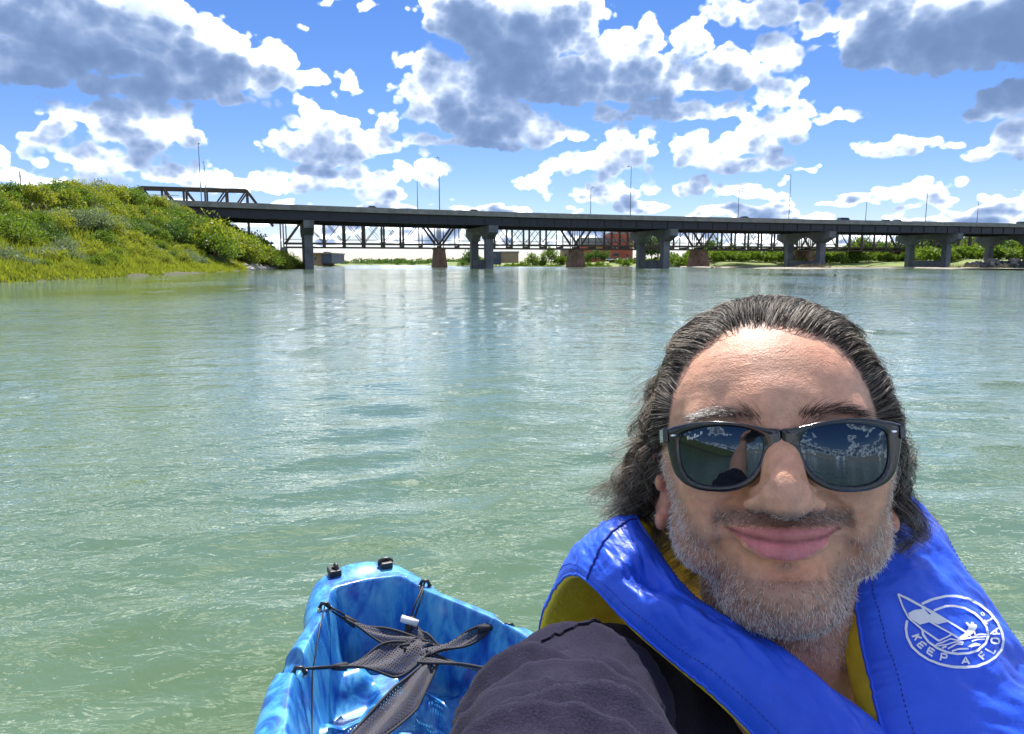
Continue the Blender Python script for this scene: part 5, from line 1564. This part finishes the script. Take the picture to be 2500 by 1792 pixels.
def make_body():
    Vs = [hw(HV)]; Qs = [HQD]; tones = [HTONE]; lips = [HLIP]; rest = [HV * .001]
    off = len(HV)
    for V, Q in skin_body():
        Vs.append(V); Qs.append(Q + off); off += len(V); tones.append(np.tile(np.array([.62, .36, .255]), (len(V), 1))); lips.append(np.zeros(len(V))); rest.append(V)
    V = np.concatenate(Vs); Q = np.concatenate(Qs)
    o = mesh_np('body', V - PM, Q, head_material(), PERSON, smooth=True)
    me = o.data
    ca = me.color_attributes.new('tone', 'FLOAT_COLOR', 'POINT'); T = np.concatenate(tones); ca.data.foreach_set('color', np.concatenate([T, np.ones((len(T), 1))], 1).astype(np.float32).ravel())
    at = me.attributes.new('rest', 'FLOAT_VECTOR', 'POINT'); at.data.foreach_set('vector', np.concatenate(rest).astype(np.float32).ravel())
    at = me.attributes.new('lip', 'FLOAT', 'POINT'); at.data.foreach_set('value', np.concatenate(lips).astype(np.float32))
    return o
make_body()
# ================================================================== SUNGLASSES
def ray_poly(pts, c, ang):
    """distance from c to the outline in direction ang"""
    d = (math.cos(ang), math.sin(ang)); best = 0
    n = len(pts)
    for i in range(n):
        x0, y0 = pts[i][0] - c[0], pts[i][1] - c[1]; x1, y1 = pts[(i + 1) % n][0] - c[0], pts[(i + 1) % n][1] - c[1]
        ex, ey = x1 - x0, y1 - y0; den = d[0] * ey - d[1] * ex
        if abs(den) < 1e-9: continue
        t = (x0 * ey - y0 * ex) / den; u = (x0 * d[1] - y0 * d[0]) / den
        if t > 0 and -1e-6 <= u <= 1 + 1e-6: best = max(best, t)
    return best
def catmull(pts, sub=8):
    P_ = np.array(pts, float); n = len(P_); out = []
    for i in range(n):
        a, b, c, d = P_[(i - 1) % n], P_[i], P_[(i + 1) % n], P_[(i + 2) % n]
        for t in np.linspace(0, 1, sub, endpoint=False):
            out.append(.5 * ((2 * b) + (c - a) * t + (2 * a - 5 * b + 4 * c - d) * t * t + (3 * b - a - 3 * c + d) * t ** 3))
    return [tuple(v) for v in out]
def make_glasses():
    root = empty('sunglasses', tuple(hw([(0, 0, 100)])[0])); RM = np.array(tuple(root.location))
    m, nt, b = mat_new('black_acetate'); b.inputs['Base Color'].default_value = (.010, .012, .016, 1); b.inputs['Roughness'].default_value = .16; b.inputs['Coat Weight'].default_value = .4
    lm, lt, lb = mat_new('dark_lens'); lb.inputs['Base Color'].default_value = (.006, .009, .010, 1); lb.inputs['Roughness'].default_value = .015; lb.inputs['IOR'].default_value = 1.75; lb.inputs['Specular Tint'].default_value = (.62, .80, 1.0, 1)
    silver = simple('rivet_silver', (.75, .75, .76), .25, metal=1.0); ink = simple('white_lens_print', (.85, .85, .85), .5)
    Z0 = 103.0
    def zc(x, y=0.0): return Z0 - np.asarray(x) ** 2 / (2 * 175.0) + .098 * np.asarray(y)
    outer = [(0, 11.3), (-6, 11.7), (-14, 13.2), (-25, 15.6), (-40, 17.3), (-55, 16.4), (-66, 14.3), (-71.8, 12.8), (-72.2, 10.5), (-70.8, 3), (-67.5, -13), (-63, -20.5), (-57, -24.6), (-47.5, -27.4), (-32.4, -27.6), (-21.4, -24.0), (-14, -17.6), (-9.6, -8.2), (-7.4, -2.4), (-4, 2.0), (0, 3.3)]
    outer = [outer[0]] + [tuple(p) for i in range(1, len(outer) - 1) for p in (catmull(outer, 6)[i * 6:(i + 1) * 6] if i not in (6, 7, 8) else [outer[i]])] + [outer[-1]]
    hole = catmull([(-61, 7.6), (-52, 12.0), (-40, 13.6), (-25, 12.8), (-15, 9.4), (-11, 3.5), (-12, -5), (-16.6, -14.6), (-24.5, -21.4), (-36, -24.2), (-50, -23.0), (-58.2, -17.4), (-61.8, -7)], 8)
    c = (-36, -5); NA = 200; angs = np.linspace(0, 2 * np.pi, NA, endpoint=False)
    ro = np.array([ray_poly(outer, c, a) for a in angs]); ri = np.array([ray_poly(hole, c, a) for a in angs])
    cs, sn = np.cos(angs), np.sin(angs)
    for mir in (1, -1):
        prof = [(0.0, -2.4), (0.0, .6), (.10, 1.7), (.28, 2.1), (.72, 2.1), (.92, 1.6), (1.0, .4), (1.0, -2.4)]     # section across the rim: inner -> outer, z over the base curve
        V = []
        for (q, dz) in prof:
            r = ri + (ro - ri) * q
            x = (c[0] + cs * r); y = c[1] + sn * r; x = np.minimum(x, 0)
            V.append(np.stack([mir * x, y, zc(x, y) + dz], -1))
        V = np.array(V).reshape(-1, 3); k = len(prof); Fc = []
        for j in range(k):
            for i in range(NA):
                i2 = (i + 1) % NA; j2 = (j + 1) % k
                q4 = (j * NA + i, j * NA + i2, j2 * NA + i2, j2 * NA + i); Fc.append(q4 if mir > 0 else q4[::-1])
        o = mesh_np('rim', hw(V) - RM, np.array(Fc), m, root, smooth=True)
        # lens
        K = 14; V = []; 
        for q in np.linspace(0, 1, K):
            r = (ri + .4) * q; x = c[0] + cs * r; y = c[1] + sn * r
            V.append(np.stack([mir * x, y, zc(x, y) + .3 + .9 * (1 - q * q) - .0006 * (y + 5) ** 2], -1))
        V = np.array(V).reshape(-1, 3); Fc = []
        for j in range(K - 1):
            for i in range(NA):
                i2 = (i + 1) % NA; q4 = (j * NA + i, (j + 1) * NA + i, (j + 1) * NA + i2, j * NA + i2); Fc.append(q4 if mir > 0 else q4[::-1])
        lens = mesh_np('lens', hw(V) - RM, np.array(Fc), lm, root, smooth=True)
        # temple arm
        sec = []
        for (x, y, z, hh, ww) in ((71.0, 8.6, 93, 4.6, 1.6), (73.6, 8.0, 80, 4.6, 2.0), (76, 5.5, 50, 4.0, 2.0), (79, 3, 10, 3.4, 2.0), (83, 0, -18, 3.0, 2.0), (84, -14, -34, 2.6, 1.8)):
            sec.append([(-mir * (x - ww), y - hh, z), (-mir * (x + ww), y - hh, z), (-mir * (x + ww), y + hh, z), (-mir * (x - ww), y + hh, z)])
        V = np.array(sec).reshape(-1, 3); n = len(sec); Fc = [(0, 1, 2, 3), ((n - 1) * 4 + 3, (n - 1) * 4 + 2, (n - 1) * 4 + 1, (n - 1) * 4)] + [(i * 4 + j, (i + 1) * 4 + j, (i + 1) * 4 + (j + 1) % 4, i * 4 + (j + 1) % 4) for i in range(n - 1) for j in range(4)]
        t = mesh_np('temple', hw(V) - RM, Fc, m, root); bv = t.modifiers.new('bevel', 'BEVEL'); bv.width = .0007; bv.segments = 2
        bm = bmesh.new(); bm.from_mesh(t.data); bmesh.ops.recalc_face_normals(bm, faces=bm.faces); bm.to_mesh(t.data); bm.free()
        # rivet
        a = np.linspace(0, 2 * np.pi, 20, endpoint=False); x0, y0 = -66.3, 8.6
        V = np.concatenate([np.stack([mir * (x0 + 1.9 * np.cos(a)), y0 + .85 * np.sin(a), zc(x0 + 1.9 * np.cos(a), y0) + 2.15], -1), np.stack([mir * (x0 + 1.5 * np.cos(a)), y0 + .6 * np.sin(a), zc(x0 + 1.5 * np.cos(a), y0) + 2.5], -1)])
        Fc = [(i, (i + 1) % 20, 20 + (i + 1) % 20, 20 + i) for i in range(20)] + [tuple(range(20, 40))]
        mesh_np('rivet', hw(V) - RM, Fc, silver, root)
    # print on the lens: thin raised strokes
    strokes = [
        [(0, 2.0), (.3, 2.7), (1.1, 3.0), (1.7, 2.6), (1.4, 2.0), (.7, 1.8)], [(.7, 3.1), (.45, .6)], [(.7, 1.8), (1.6, .7)],            # R
        [(2.5, 1.6), (2.1, 1.6), (1.9, 1.1), (2.2, .8), (2.6, 1.2), (2.6, 1.6), (2.65, .9), (2.9, .8)],                                    # a
        [(3.1, 1.6), (3.2, 1.0), (3.6, 1.0), (3.8, 1.6), (3.6, .4), (3.2, -.1)],                                                            # y
        [(4.0, 1.2), (4.5, 1.3)],                                                                                                           # -
        [(5.0, 3.0), (4.8, .8)], [(4.9, 2.9), (5.7, 2.9), (5.8, 2.3), (5.0, 2.0), (5.9, 1.6), (5.8, .9), (4.8, .8)],                        # B
        [(6.8, 1.6), (6.4, 1.6), (6.2, 1.1), (6.5, .8), (6.9, 1.2), (6.9, 1.6), (6.95, .9)],                                                # a
        [(7.3, .9), (7.3, 1.6), (7.7, 1.65), (7.9, 1.3), (7.95, .9)],                                                                       # n
        [(9.1, 3.0), (9.0, 1.2)], [(8.8, 3.0), (9.8, 3.0), (10.1, 2.6), (9.8, 2.1), (9.1, 2.0)],                                            # P
    ]
    mb = MB()
    for st in strokes:
        pts = []
        for (u, v) in st:
            x = -57.2 + u * .98; y = 4.6 + v * 1.05 + u * .30
            q = min(1, math.hypot(x - c[0], y - c[1]) / 27.0)
            pts.append(tuple(hw([(x, y, float(zc(x, y)) + .55 + .9 * (1 - q * q) - .0006 * (y + 5) ** 2)])[0] - RM))
        mb.tube(pts, .00020, 5)
    mb.build('lens_print', ink, root)
    tag(root, 'black wayfarer style sunglasses with dark reflective lenses on the smiling face', 'sunglasses')
make_glasses()

# ================================================================== T-SHIRT
def shirt_mat():
    m, nt, b = mat_new('charcoal_cotton'); N = NB(nt); pos = N.geo('Position')
    fuzz = N.noise(pos, 900, 3, .7); lint = N.noise(pos, 160, 4, .75)
    N.put(b.inputs['Base Color'], N.ramp(fuzz, [(.3, (.009, .008, .019)), (.6, (.019, .016, .038)), (.8, (.046, .041, .072))]))
    b.inputs['Roughness'].default_value = .95; b.inputs['Sheen Weight'].default_value = .04; b.inputs['Specular IOR Level'].default_value = .15
    N.put(b.inputs['Normal'], N.bump(N.math('ADD', fuzz, lint), .5, .0012))
    return m
SHIRT = shirt_mat()
def make_shirt():
    # sleeve: a loose tube round the reaching arm, crumpled into folds
    ax = [P(1540, 1850, .61), P(1470, 1830, .575), SHO_R, ARM2, ARM3, P(1362, 2260, .245), P(1368, 2460, .205)]
    rs = [.064, .071, .0695, .0615, .0575, .055, .052]
    n, K = 190, 150
    tt = np.linspace(0, 1, n); kk = np.linspace(0, 1, len(ax))
    def ci(v): 
        out = []
        A = np.array(v, float)
        for t in tt:
            q = t * (len(A) - 1); i = min(int(q), len(A) - 2); u = q - i
            a, b_, c, d = A[max(i - 1, 0)], A[i], A[i + 1], A[min(i + 2, len(A) - 1)]
            out.append(.5 * ((2 * b_) + (c - a) * u + (2 * a - 5 * b_ + 4 * c - d) * u * u + (3 * b_ - a - 3 * c + d) * u ** 3))
        return np.array(out)
    C = ci([tuple(v) for v in ax]); R = ci([[r] for r in rs])[:, 0]
    T = unit(np.gradient(C, axis=0)); up = np.array([0, 0, 1.0]); A = unit(np.cross(T, up)); B = np.cross(A, T)
    th = np.linspace(0, 2 * np.pi, K, endpoint=False)
    TT, TH = np.meshgrid(tt, th, indexing='ij')
    # folds wrap round the arm, sagging like arcs
    L = TT * .42
    D = np.zeros_like(TT)
    rng = np.random.RandomState(5)
    for (pos_, amp, wid, tilt, ph, cen, spread) in ((.165, .0085, .011, .030, .4, 1.9, 1.3), (.20, .0075, .009, .026, .1, 1.6, 1.5), (.232, .0085, .010, .034, -.2, 1.8, 1.4), (.262, .0065, .009, .028, .3, 1.2, 1.2), (.30, .0080, .011, .030, 0., 2.0, 1.5), (.335, .0070, .010, .024, .3, 1.7, 1.4), (.135, .0060, .009, .022, .2, 1.2, 1.2), (.215, .0050, .006, .050, 1.2, 1.0, .9), (.28, .0045, .006, -.02, .6, 2.5, .9), (.105, .006, .010, .02, 0, 1.6, 1.6)):
        dth = np.angle(np.exp(1j * (TH - cen)))
        wob = .008 * (fbm(np.stack([TH * 1.6, L * 14, 0 * L + pos_ * 90], -1), 3, 4) - .5)
        q = L - pos_ - .018 * dth - tilt * .6 * np.cos(TH + ph) - wob * 3.0 - .010 * dth ** 2
        e = np.exp(-(dth / spread) ** 2)
        D += 1.75 * amp * e * (np.exp(-np.abs(q / wid) ** 1.25) - .60 * np.exp(-np.abs((q + wid * 1.2) / (wid * .75)) ** 1.2))
    D += .011 * (fbm(np.stack([np.cos(TH) * 2 + 5, np.sin(TH) * 2 + 5, L * 20], -1), 4, 2) - .5) + .0050 * (fbm(np.stack([np.cos(TH) * 9, np.sin(TH) * 9, L * 110], -1), 3, 6) - .5)
    rr = R[:, None] + D
    V = C[:, None] + rr[..., None] * (A[:, None] * np.cos(TH)[..., None] + B[:, None] * np.sin(TH)[..., None])
    idx = np.arange(n * K).reshape(n, K)
    Q = np.stack([idx[:-1], idx[1:], np.roll(idx[1:], -1, 1), np.roll(idx[:-1], -1, 1)], -1).reshape(-1, 4)
    sl = mesh_np('shirt_sleeve', V.reshape(-1, 3) - PM, Q, SHIRT, PERSON, smooth=True); sl['label'] = 'crumpled charcoal cotton sleeve'
    # seam line near the shoulder
    i0 = int(.40 * n); ring = [V[int(np.clip(i0 + 9 * math.cos(th[j]) - 3, 0, n - 1)), j] * 1.0 for j in range(K)]
    ring = [tuple(np.array(p) + (np.array(p) - C[i0]) * .012 - PM) for p in ring]
    mb = MB(); mb.tube(ring + [ring[0]], .0011, 5, cap=False); mb.build('seam', SHIRT, sl)
    # trunk of the shirt
    neck = hw([(0, -205, -50)])[0] * 1000
    f = Field((-140, 330, 160), (640, 860, 800), 7.0)
    chest = neck + np.array([8, 45, -150]); hip = np.array([170., 640., 190.])
    f.ell(chest, (192, 122, 152), 1, margin=2000); f.ell((chest + hip) / 2, (172, 124, 190), 60)
    shl = neck + np.array([190, 60, -75]); f.ell(shl, 76, 50); f.ell(wl(SHO_R) + np.array([25, 30, -10]), 74, 50)
    f.chain([shl, shl + np.array([60, -20, -140])], [64, 66], 30)
    f.chain([neck + np.array([-44, -10, -28]), neck + np.array([-52, -34, -90])], [46, 58], 20)
    f.ell(neck + np.array([48, -72, 5]), (48, 80, 72), 10, sub=True)          # open collar
    V, Q = f.mesh(2)
    V = V + (fbm(V * .022, 3, 3)[:, None] - .5) * 9
    o = mesh_np('shirt_body', V * .001 - PM, Q, SHIRT, PERSON, smooth=True)
make_shirt()

# ================================================================== LIFE JACKET
def vinyl():
    m, nt, b = mat_new('blue_vinyl'); N = NB(nt); pos = N.geo('Position')
    n1 = N.noise(pos, 26, 5, .6, 1.2); n2 = N.noise(pos, 420, 3, .6); n3 = N.noise(pos, 9, 2, .5)
    N.put(b.inputs['Base Color'], N.ramp(n3, [(.35, (.014, .080, .70)), (.65, (.022, .115, .82))]))
    b.inputs['Roughness'].default_value = .46; b.inputs['Specular IOR Level'].default_value = .45
    b.inputs['Coat Weight'].default_value = .06; b.inputs['Coat Roughness'].default_value = .25
    N.put(b.inputs['Normal'], N.bump(N.math('MULTIPLY_ADD', n2, .06, n1), .30, .006))
    return m
VBLUE = vinyl(); VYEL = simple('yellow_lining', (.90, .64, .03), .6, nscale=30, namp=.14, bump=.2, bscale=200); THREAD = simple('dark_blue_thread', (.008, .03, .26), .7)
def interp_stations(S, n):
    """Catmull-Rom through station tuples"""
    A = np.array(S, float); out = []
    for t in np.linspace(0, len(A) - 1, n):
        i = min(int(t), len(A) - 2); u = t - i
        a, b, c, d = A[max(i - 1, 0)], A[i], A[i + 1], A[min(i + 2, len(A) - 1)]
        out.append(.5 * ((2 * b) + (c - a) * u + (2 * a - 5 * b + 4 * c - d) * u * u + (3 * b - a - 3 * c + d) * u ** 3))
    return np.array(out)
def panel(name, st, root, thick=.020, n=150, K=64, wr=(), flip=False, edge_in=.012, edge_out=.004, seed=1):
    """puffed vest panel between an inner and an outer edge; st rows: inner(px,py,d), outer(px,py,d), bulge"""
    rows = []
    for (a, b, h) in st: rows.append((*P(*a), *P(*b), h))
    G = interp_stations(rows, n); I, O, H = G[:, :3], G[:, 3:6], G[:, 6]
    RM = np.array(tuple(root.location))
    al = unit(np.gradient((I + O) / 2, axis=0)); ac = unit(O - I); nr = unit(np.cross(al, ac))
    if flip: nr = -nr
    v = np.linspace(0, 1, K)
    U, Vv = np.meshgrid(np.linspace(0, 1, n), v, indexing='ij')
    puff = (np.clip(np.sin(np.pi * Vv), 0, 1) ** .62) * H[:, None]
    Wd = np.linalg.norm(O - I, axis=1)[:, None]
    for (u0, v0, su, sv, amp) in wr:
        puff = puff + amp * np.exp(-((U - u0) / su) ** 2 - ((Vv - v0) / sv) ** 2)
    puff = puff + .011 * (fbm(np.stack([U * 16 + 3 * Vv, Vv * 5, U * 0 + seed], -1), 4, seed) - .5) * np.sin(np.pi * Vv) ** .4
    puff = puff + .0006 * np.exp(-(np.minimum(Vv, 1 - Vv) / .07) ** 2) * np.sin(U * 120 + 9 * np.sin(U * 31) + 5 * np.sin(U * 77)) * (.3 + np.sin(U * 17) ** 2)          # gathers along the stitching
    Fr = I[:, None] + (O - I)[:, None] * Vv[..., None] + nr[:, None] * puff[..., None]
    Bk = I[:, None] + (O - I)[:, None] * Vv[..., None] - nr[:, None] * (thick * np.clip(np.sin(np.pi * Vv), 0, 1) ** .5)[..., None]
    idx = np.arange(n * K).reshape(n, K)
    Q = np.stack([idx[:-1, :-1], idx[:-1, 1:], idx[1:, 1:], idx[1:, :-1]], -1).reshape(-1, 4)
    if flip: Q = Q[:, ::-1]
    o = mesh_np(name, Fr.reshape(-1, 3) - RM, Q[:, ::-1], VBLUE, root, smooth=True)
    # lining: edge strips and back
    ei = I[:, None] - nr[:, None] * edge_in; eo = O[:, None] - nr[:, None] * edge_out
    Bk2 = Bk - nr[:, None] * np.interp(v, [0, .1, .9, 1], [edge_in, edge_in, edge_out, edge_out])[None, :, None]
    cols = np.concatenate([Fr[:, :1] + nr[:, None] * .0006, Bk2, Fr[:, -1:] + nr[:, None] * .0006], 1); k2 = cols.shape[1]
    idx = np.arange(n * k2).reshape(n, k2); Q2 = np.stack([idx[:-1, :-1], idx[:-1, 1:], idx[1:, 1:], idx[1:, :-1]], -1).reshape(-1, 4)
    ln = mesh_np('lining', cols.reshape(-1, 3) - RM, Q2 if not flip else Q2[:, ::-1], VYEL, o, smooth=True)
    # top stitching a finger's width inside each edge, and piping on the edge itself
    for vj, off in ((4, .0003), (K - 5, .0003)):
        mb = MB()
        for i in range(2, n - 3, 2):
            a_, b_ = Fr[i, vj] + nr[i] * off, Fr[i + 1, vj] + nr[i + 1] * off
            mb.tube([tuple(a_ - RM), tuple(b_ - RM)], .0004, 4)
        st_ = mb.build('stitching', THREAD, o); st_['kind'] = 'stuff'
    for vj in (0, K - 1):
        mb = MB(); mb.tube([tuple(p - RM) for p in Fr[::2, vj]], .0013, 6, cap=False); mb.build('piping', VBLUE, o, True)
    return o, Fr, nr
def make_vest():
    root = empty('life_jacket', P(1950, 1792, .55)); root.location.z = .45
    RM = np.array(tuple(root.location))
    left = [((2330, 2060, .46), (2030, 2080, .43), .030), ((2215, 1900, .47), (1930, 1900, .44), .030), ((2118, 1785, .485), (1838, 1790, .455), .030), ((1950, 1648, .505), (1738, 1692, .475), .030), ((1800, 1548, .525), (1640, 1612, .500), .028),
            ((1700, 1470, .545), (1545, 1532, .522), .026), ((1628, 1380, .565), (1478, 1462, .545), .022), ((1556, 1268, .590), (1434, 1418, .560), .012),
            ((1568, 1262, .620), (1404, 1402, .585), .016), ((1612, 1285, .660), (1374, 1412, .615), .024), ((1670, 1330, .700), (1342, 1460, .645), .030), ((1715, 1400, .73), (1318, 1530, .668), .034), ((1750, 1560, .74), (1310, 1680, .68), .036)]
    o, Fl, nl = panel('front_panel', left, root, n=260, thick=.007, edge_out=.003, wr=((.47, .45, .05, .22, -.016), (.40, .78, .035, .15, .006), (.53, .5, .018, .4, .004)), seed=3)
    # shoulder seam
    js = int(round(7 / 12 * 259)); mb = MB(); mb.tube([tuple(p - RM) for p in (Fl[js] + nl[js] * .0004)], .0011, 6, cap=False); mb.build('shoulder_seam', THREAD, root)
    right = [((2330, 2080, .44), (2960, 2100, .49), .034), ((2208, 1905, .455), (2790, 1950, .505), .034), ((2158, 1792, .468), (2640, 1800, .525), .034), ((2130, 1680, .485), (2545, 1680, .545), .033), ((2106, 1580, .502), (2478, 1582, .562), .031), ((2092, 1490, .520), (2412, 1484, .580), .028),
             ((2086, 1400, .545), (2350, 1395, .602), .026), ((2088, 1310, .575), (2298, 1308, .626), .024), ((2092, 1248, .605), (2240, 1246, .648), .020), ((2092, 1225, .64), (2185, 1222, .675), .016), ((2060, 1230, .69), (2115, 1225, .72), .012), ((1960, 1265, .72), (1960, 1240, .76), .012)]
    o3, Fr, nrr = panel('front_panel', right, root, n=190, flip=True, wr=((.30, .70, .05, .10, -.006), (.22, .85, .05, .12, .006), (.66, .45, .03, .4, -.006), (.58, .85, .04, .1, -.004)), edge_in=.016, seed=5)
    # print on the panel: cast each drawn point on to the cloth
    n, K, _ = Fr.shape; idx = np.arange(n * K).reshape(n, K)
    quads = np.stack([idx[:-1, :-1], idx[:-1, 1:], idx[1:, 1:], idx[1:, :-1]], -1).reshape(-1, 4)
    bv = BVHTree.FromPolygons([tuple(v) for v in Fr.reshape(-1, 3)], [tuple(int(i) for i in q) for q in quads])
    eye = Vector((0, 0, CAM_H))
    def on(zx, zy, lift=.0009):
        px, py = 2150 + zx / 6.254, 1420 + zy / 6.254
        d = ray(px, py).normalized(); h = bv.ray_cast(eye, d)
        if h[0] is None: return None
        nrm = h[1] if h[1].dot(d) < 0 else -h[1]
        return h[0] + nrm * lift
    ink = simple('white_vest_print', (.80, .82, .86), .5)
    def stroke(mb, pts, w, closed=False, sub=4):
        pl = []
        seq = pts + ([pts[0]] if closed else [])
        for i in range(len(seq) - 1):
            for q in range(sub): pl.append((seq[i][0] + (seq[i + 1][0] - seq[i][0]) * q / sub, seq[i][1] + (seq[i + 1][1] - seq[i][1]) * q / sub))
        pl.append(seq[-1]); L, Rr = [], []
        for i, p in enumerate(pl):
            a, b = pl[max(i - 1, 0)], pl[min(i + 1, len(pl) - 1)]
            if closed and i in (0, len(pl) - 1): a, b = pl[-2], pl[1]
            tx, ty = b[0] - a[0], b[1] - a[1]; l = math.hypot(tx, ty) + 1e-9; nx, ny = -ty / l * w / 2, tx / l * w / 2
            L.append(on(p[0] + nx, p[1] + ny)); Rr.append(on(p[0] - nx, p[1] - ny))
        for i in range(len(pl) - 1):
            q = [L[i], L[i + 1], Rr[i + 1], Rr[i]]
            if all(v is not None for v in q): mb.add([v - root.location for v in q], [(0, 1, 2, 3)])
    def fill(mb, pts):
        import mathutils
        tri = mathutils.geometry.tessellate_polygon([[Vector((x, y, 0)) for x, y in pts]])
        def rec(a, b, c, d):
            if d == 0:
                q = [on(*a), on(*b), on(*c)]
                if all(v is not None for v in q): mb.add([v - root.location for v in q], [(0, 1, 2)])
                return
            m1, m2, m3 = [((p[0] + q[0]) / 2, (p[1] + q[1]) / 2) for p, q in ((a, b), (b, c), (c, a))]
            for t in ((a, m1, m3), (m1, b, m2), (m3, m2, c), (m1, m2, m3)): rec(*t, d - 1)
        for t in tri: rec(*[pts[i] for i in t], 2)
    def ellipse(cx, cy, a, b, rot, t0=0, t1=360, n=90):
        r = math.radians(rot); out = []
        for t in np.linspace(math.radians(t0), math.radians(t1), n):
            x, y = a * math.cos(t), b * math.sin(t); out.append((cx + x * math.cos(r) - y * math.sin(r), cy + x * math.sin(r) + y * math.cos(r)))
        return out
    # outer and inner rings (traced)
    ringo = [(395, 600), (378, 720), (395, 850), (470, 1000), (580, 1110), (720, 1200), (900, 1270), (1080, 1305), (1280, 1315), (1450, 1300), (1600, 1250), (1740, 1160), (1830, 1040), (1858, 900), (1830, 760), (1760, 620), (1650, 480), (1500, 360), (1330, 270), (1150, 228), (980, 228), (800, 265), (620, 345)]
    ringi = [(625, 740), (640, 820), (720, 930), (850, 1020), (1000, 1085), (1170, 1112), (1330, 1100), (1480, 1050), (1590, 950), (1628, 830), (1600, 700), (1530, 590), (1420, 490), (1270, 410), (1120, 378), (980, 385), (800, 445)]
    mb = MB(); stroke(mb, ringo, 38); mb.build('logo_ring', ink, o3)
    mb = MB(); stroke(mb, ringi, 34); mb.build('logo_ring', ink, o3)
    mb = MB()
    stroke(mb, [(262, 200), (780, 465), (1130, 680), (1320, 800)], 30); stroke(mb, [(262, 200), (330, 390), (420, 560), (620, 740), (880, 915)], 28)
    stroke(mb, [(262, 205), (420, 270), (610, 370), (640, 420), (720, 520)], 26); stroke(mb, [(880, 915), (1080, 810)], 24); stroke(mb, [(740, 620), (1080, 810), (1190, 880)], 26)
    stroke(mb, [(640, 380), (780, 500)], 24); stroke(mb, [(720, 520), (780, 510), (790, 470)], 22)
    fill(mb, [(415, 490), (500, 440), (620, 420), (720, 520), (780, 510), (790, 470), (990, 600), (1000, 630), (870, 665), (750, 620), (590, 665), (430, 560)])
    mb.build('logo_sail', ink, o3)
    mb = MB()
    fill(mb, [(1285, 640), (1310, 630), (1360, 665), (1370, 630), (1400, 625), (1420, 660), (1455, 670), (1460, 710), (1430, 745), (1400, 800), (1300, 850), (1180, 900), (1170, 875), (1290, 780), (1330, 700)])
    stroke(mb, [(1190, 890), (1290, 860), (1420, 760), (1430, 820)], 22); stroke(mb, [(1320, 820), (1390, 860), (1470, 820), (1600, 810)], 22)
    stroke(mb, [(830, 990), (860, 960), (940, 940), (1060, 880), (1160, 905), (1290, 880), (1420, 860), (1600, 845)], 24)
    stroke(mb, [(860, 990), (1000, 975), (1130, 930), (1260, 940)], 20); stroke(mb, [(930, 1022), (1000, 1000)], 26); stroke(mb, [(1020, 1035), (1110, 990), (1150, 962), (1250, 968)], 24)
    stroke(mb, [(1080, 1070), (1180, 1040), (1330, 1028)], 26); stroke(mb, [(1380, 920), (1480, 890), (1580, 885)], 22)
    fill(mb, [(1315, 1000), (1380, 965), (1440, 945), (1515, 965), (1500, 985), (1420, 1000), (1370, 1012)])
    mb.build('logo_wave', ink, o3)
    # lettering
    GL = {'K': [[(0, 0), (0, 1)], [(.8, 1), (0, .42)], [(.25, .6), (.85, 0)]], 'E': [[(.75, 1), (0, 1), (0, 0), (.75, 0)], [(0, .5), (.65, .5)]],
          'P': [[(0, 0), (0, 1), (.65, 1), (.8, .85), (.8, .62), (.65, .48), (0, .48)]], 'A': [[(0, 0), (.42, 1), (.85, 0)], [(.18, .33), (.68, .33)]],
          'F': [[(0, 0), (0, 1), (.75, 1)], [(0, .52), (.62, .52)]], 'L': [[(0, 1), (0, 0), (.72, 0)]], 'O': [[(.4, 1), (.72, .88), (.85, .5), (.72, .12), (.4, 0), (.1, .12), (-.03, .5), (.1, .88), (.4, 1)]], 'T': [[(0, 1), (.85, 1)], [(.42, 1), (.42, 0)]]}
    # baseline-left, baseline-right, cap height vector of each letter (traced)
    LET = [('K', (505, 920), (600, 885), (-55, -95)), ('E', (540, 975), (630, 1045), (60, -55)), ('E', (700, 1090), (810, 1165), (35, -80)), ('P', (905, 1215), (1010, 1235), (15, -110)), ('A', (1230, 1262), (1360, 1265), (0, -105)), ('F', (1555, 1195), (1590, 1175), (-90, -90)), ('L', (1715, 1105), (1745, 1025), (-135, -70)), ('O', (1790, 955), (1795, 850), (-125, -10)), ('A', (1808, 805), (1775, 700), (-135, 40)), ('T', (1700, 590), (1660, 520), (-105, 60))]
    LET[0] = ('K', (470, 850), (520, 915), (110, -35)); LET[5] = ('F', (1560, 1195), (1640, 1130), (-85, -75)); LET[9] = ('T', (1712, 600), (1655, 520), (-100, 55)); LET[1] = ('E', (550, 980), (640, 1050), (75, -55))
    for ch, bl, br, up in LET:
        mb = MB(); ex = (br[0] - bl[0], br[1] - bl[1])
        for g in GL[ch]:
            stroke(mb, [(bl[0] + ex[0] * x + up[0] * y, bl[1] + ex[1] * x + up[1] * y) for x, y in g], 27, sub=3)
        mb.build('logo_letter', ink, o3)
    mb = MB(); stroke(mb, ellipse(1545, 505, 28, 18, 30, n=14), 13, sub=1); mb.build('logo_mark', ink, o3)
    tag(root, 'blue vinyl life jacket with yellow lining and round KEEP A FLOAT print', 'life jacket')
make_vest()

# ================================================================== PHONE (held at the camera, seen only in the lenses)
def make_phone():
    root = empty('phone', (.022, -.012, CAM_H)); root.rotation_euler = (-PITCH, 0, 0)
    blk = simple('phone_black', (.01, .01, .011), .25); gl = simple('phone_glass', (.004, .004, .005), .05)
    mb = MB(); mb.box((0, 0, 0), (.0735, .0040, .0355)); mb.build('case', blk, root, bevel=.003)
    mb = MB(); mb.box((0, .0043, 0), (.0690, .0003, .0320)); mb.build('screen', gl, root)
    mb = MB(); mb.box((.05, -.0050, .012), (.016, .0012, .016)); mb.build('camera_bump', blk, root, bevel=.001)
    tag(root, 'black phone held sideways taking the selfie', 'phone')
make_phone()
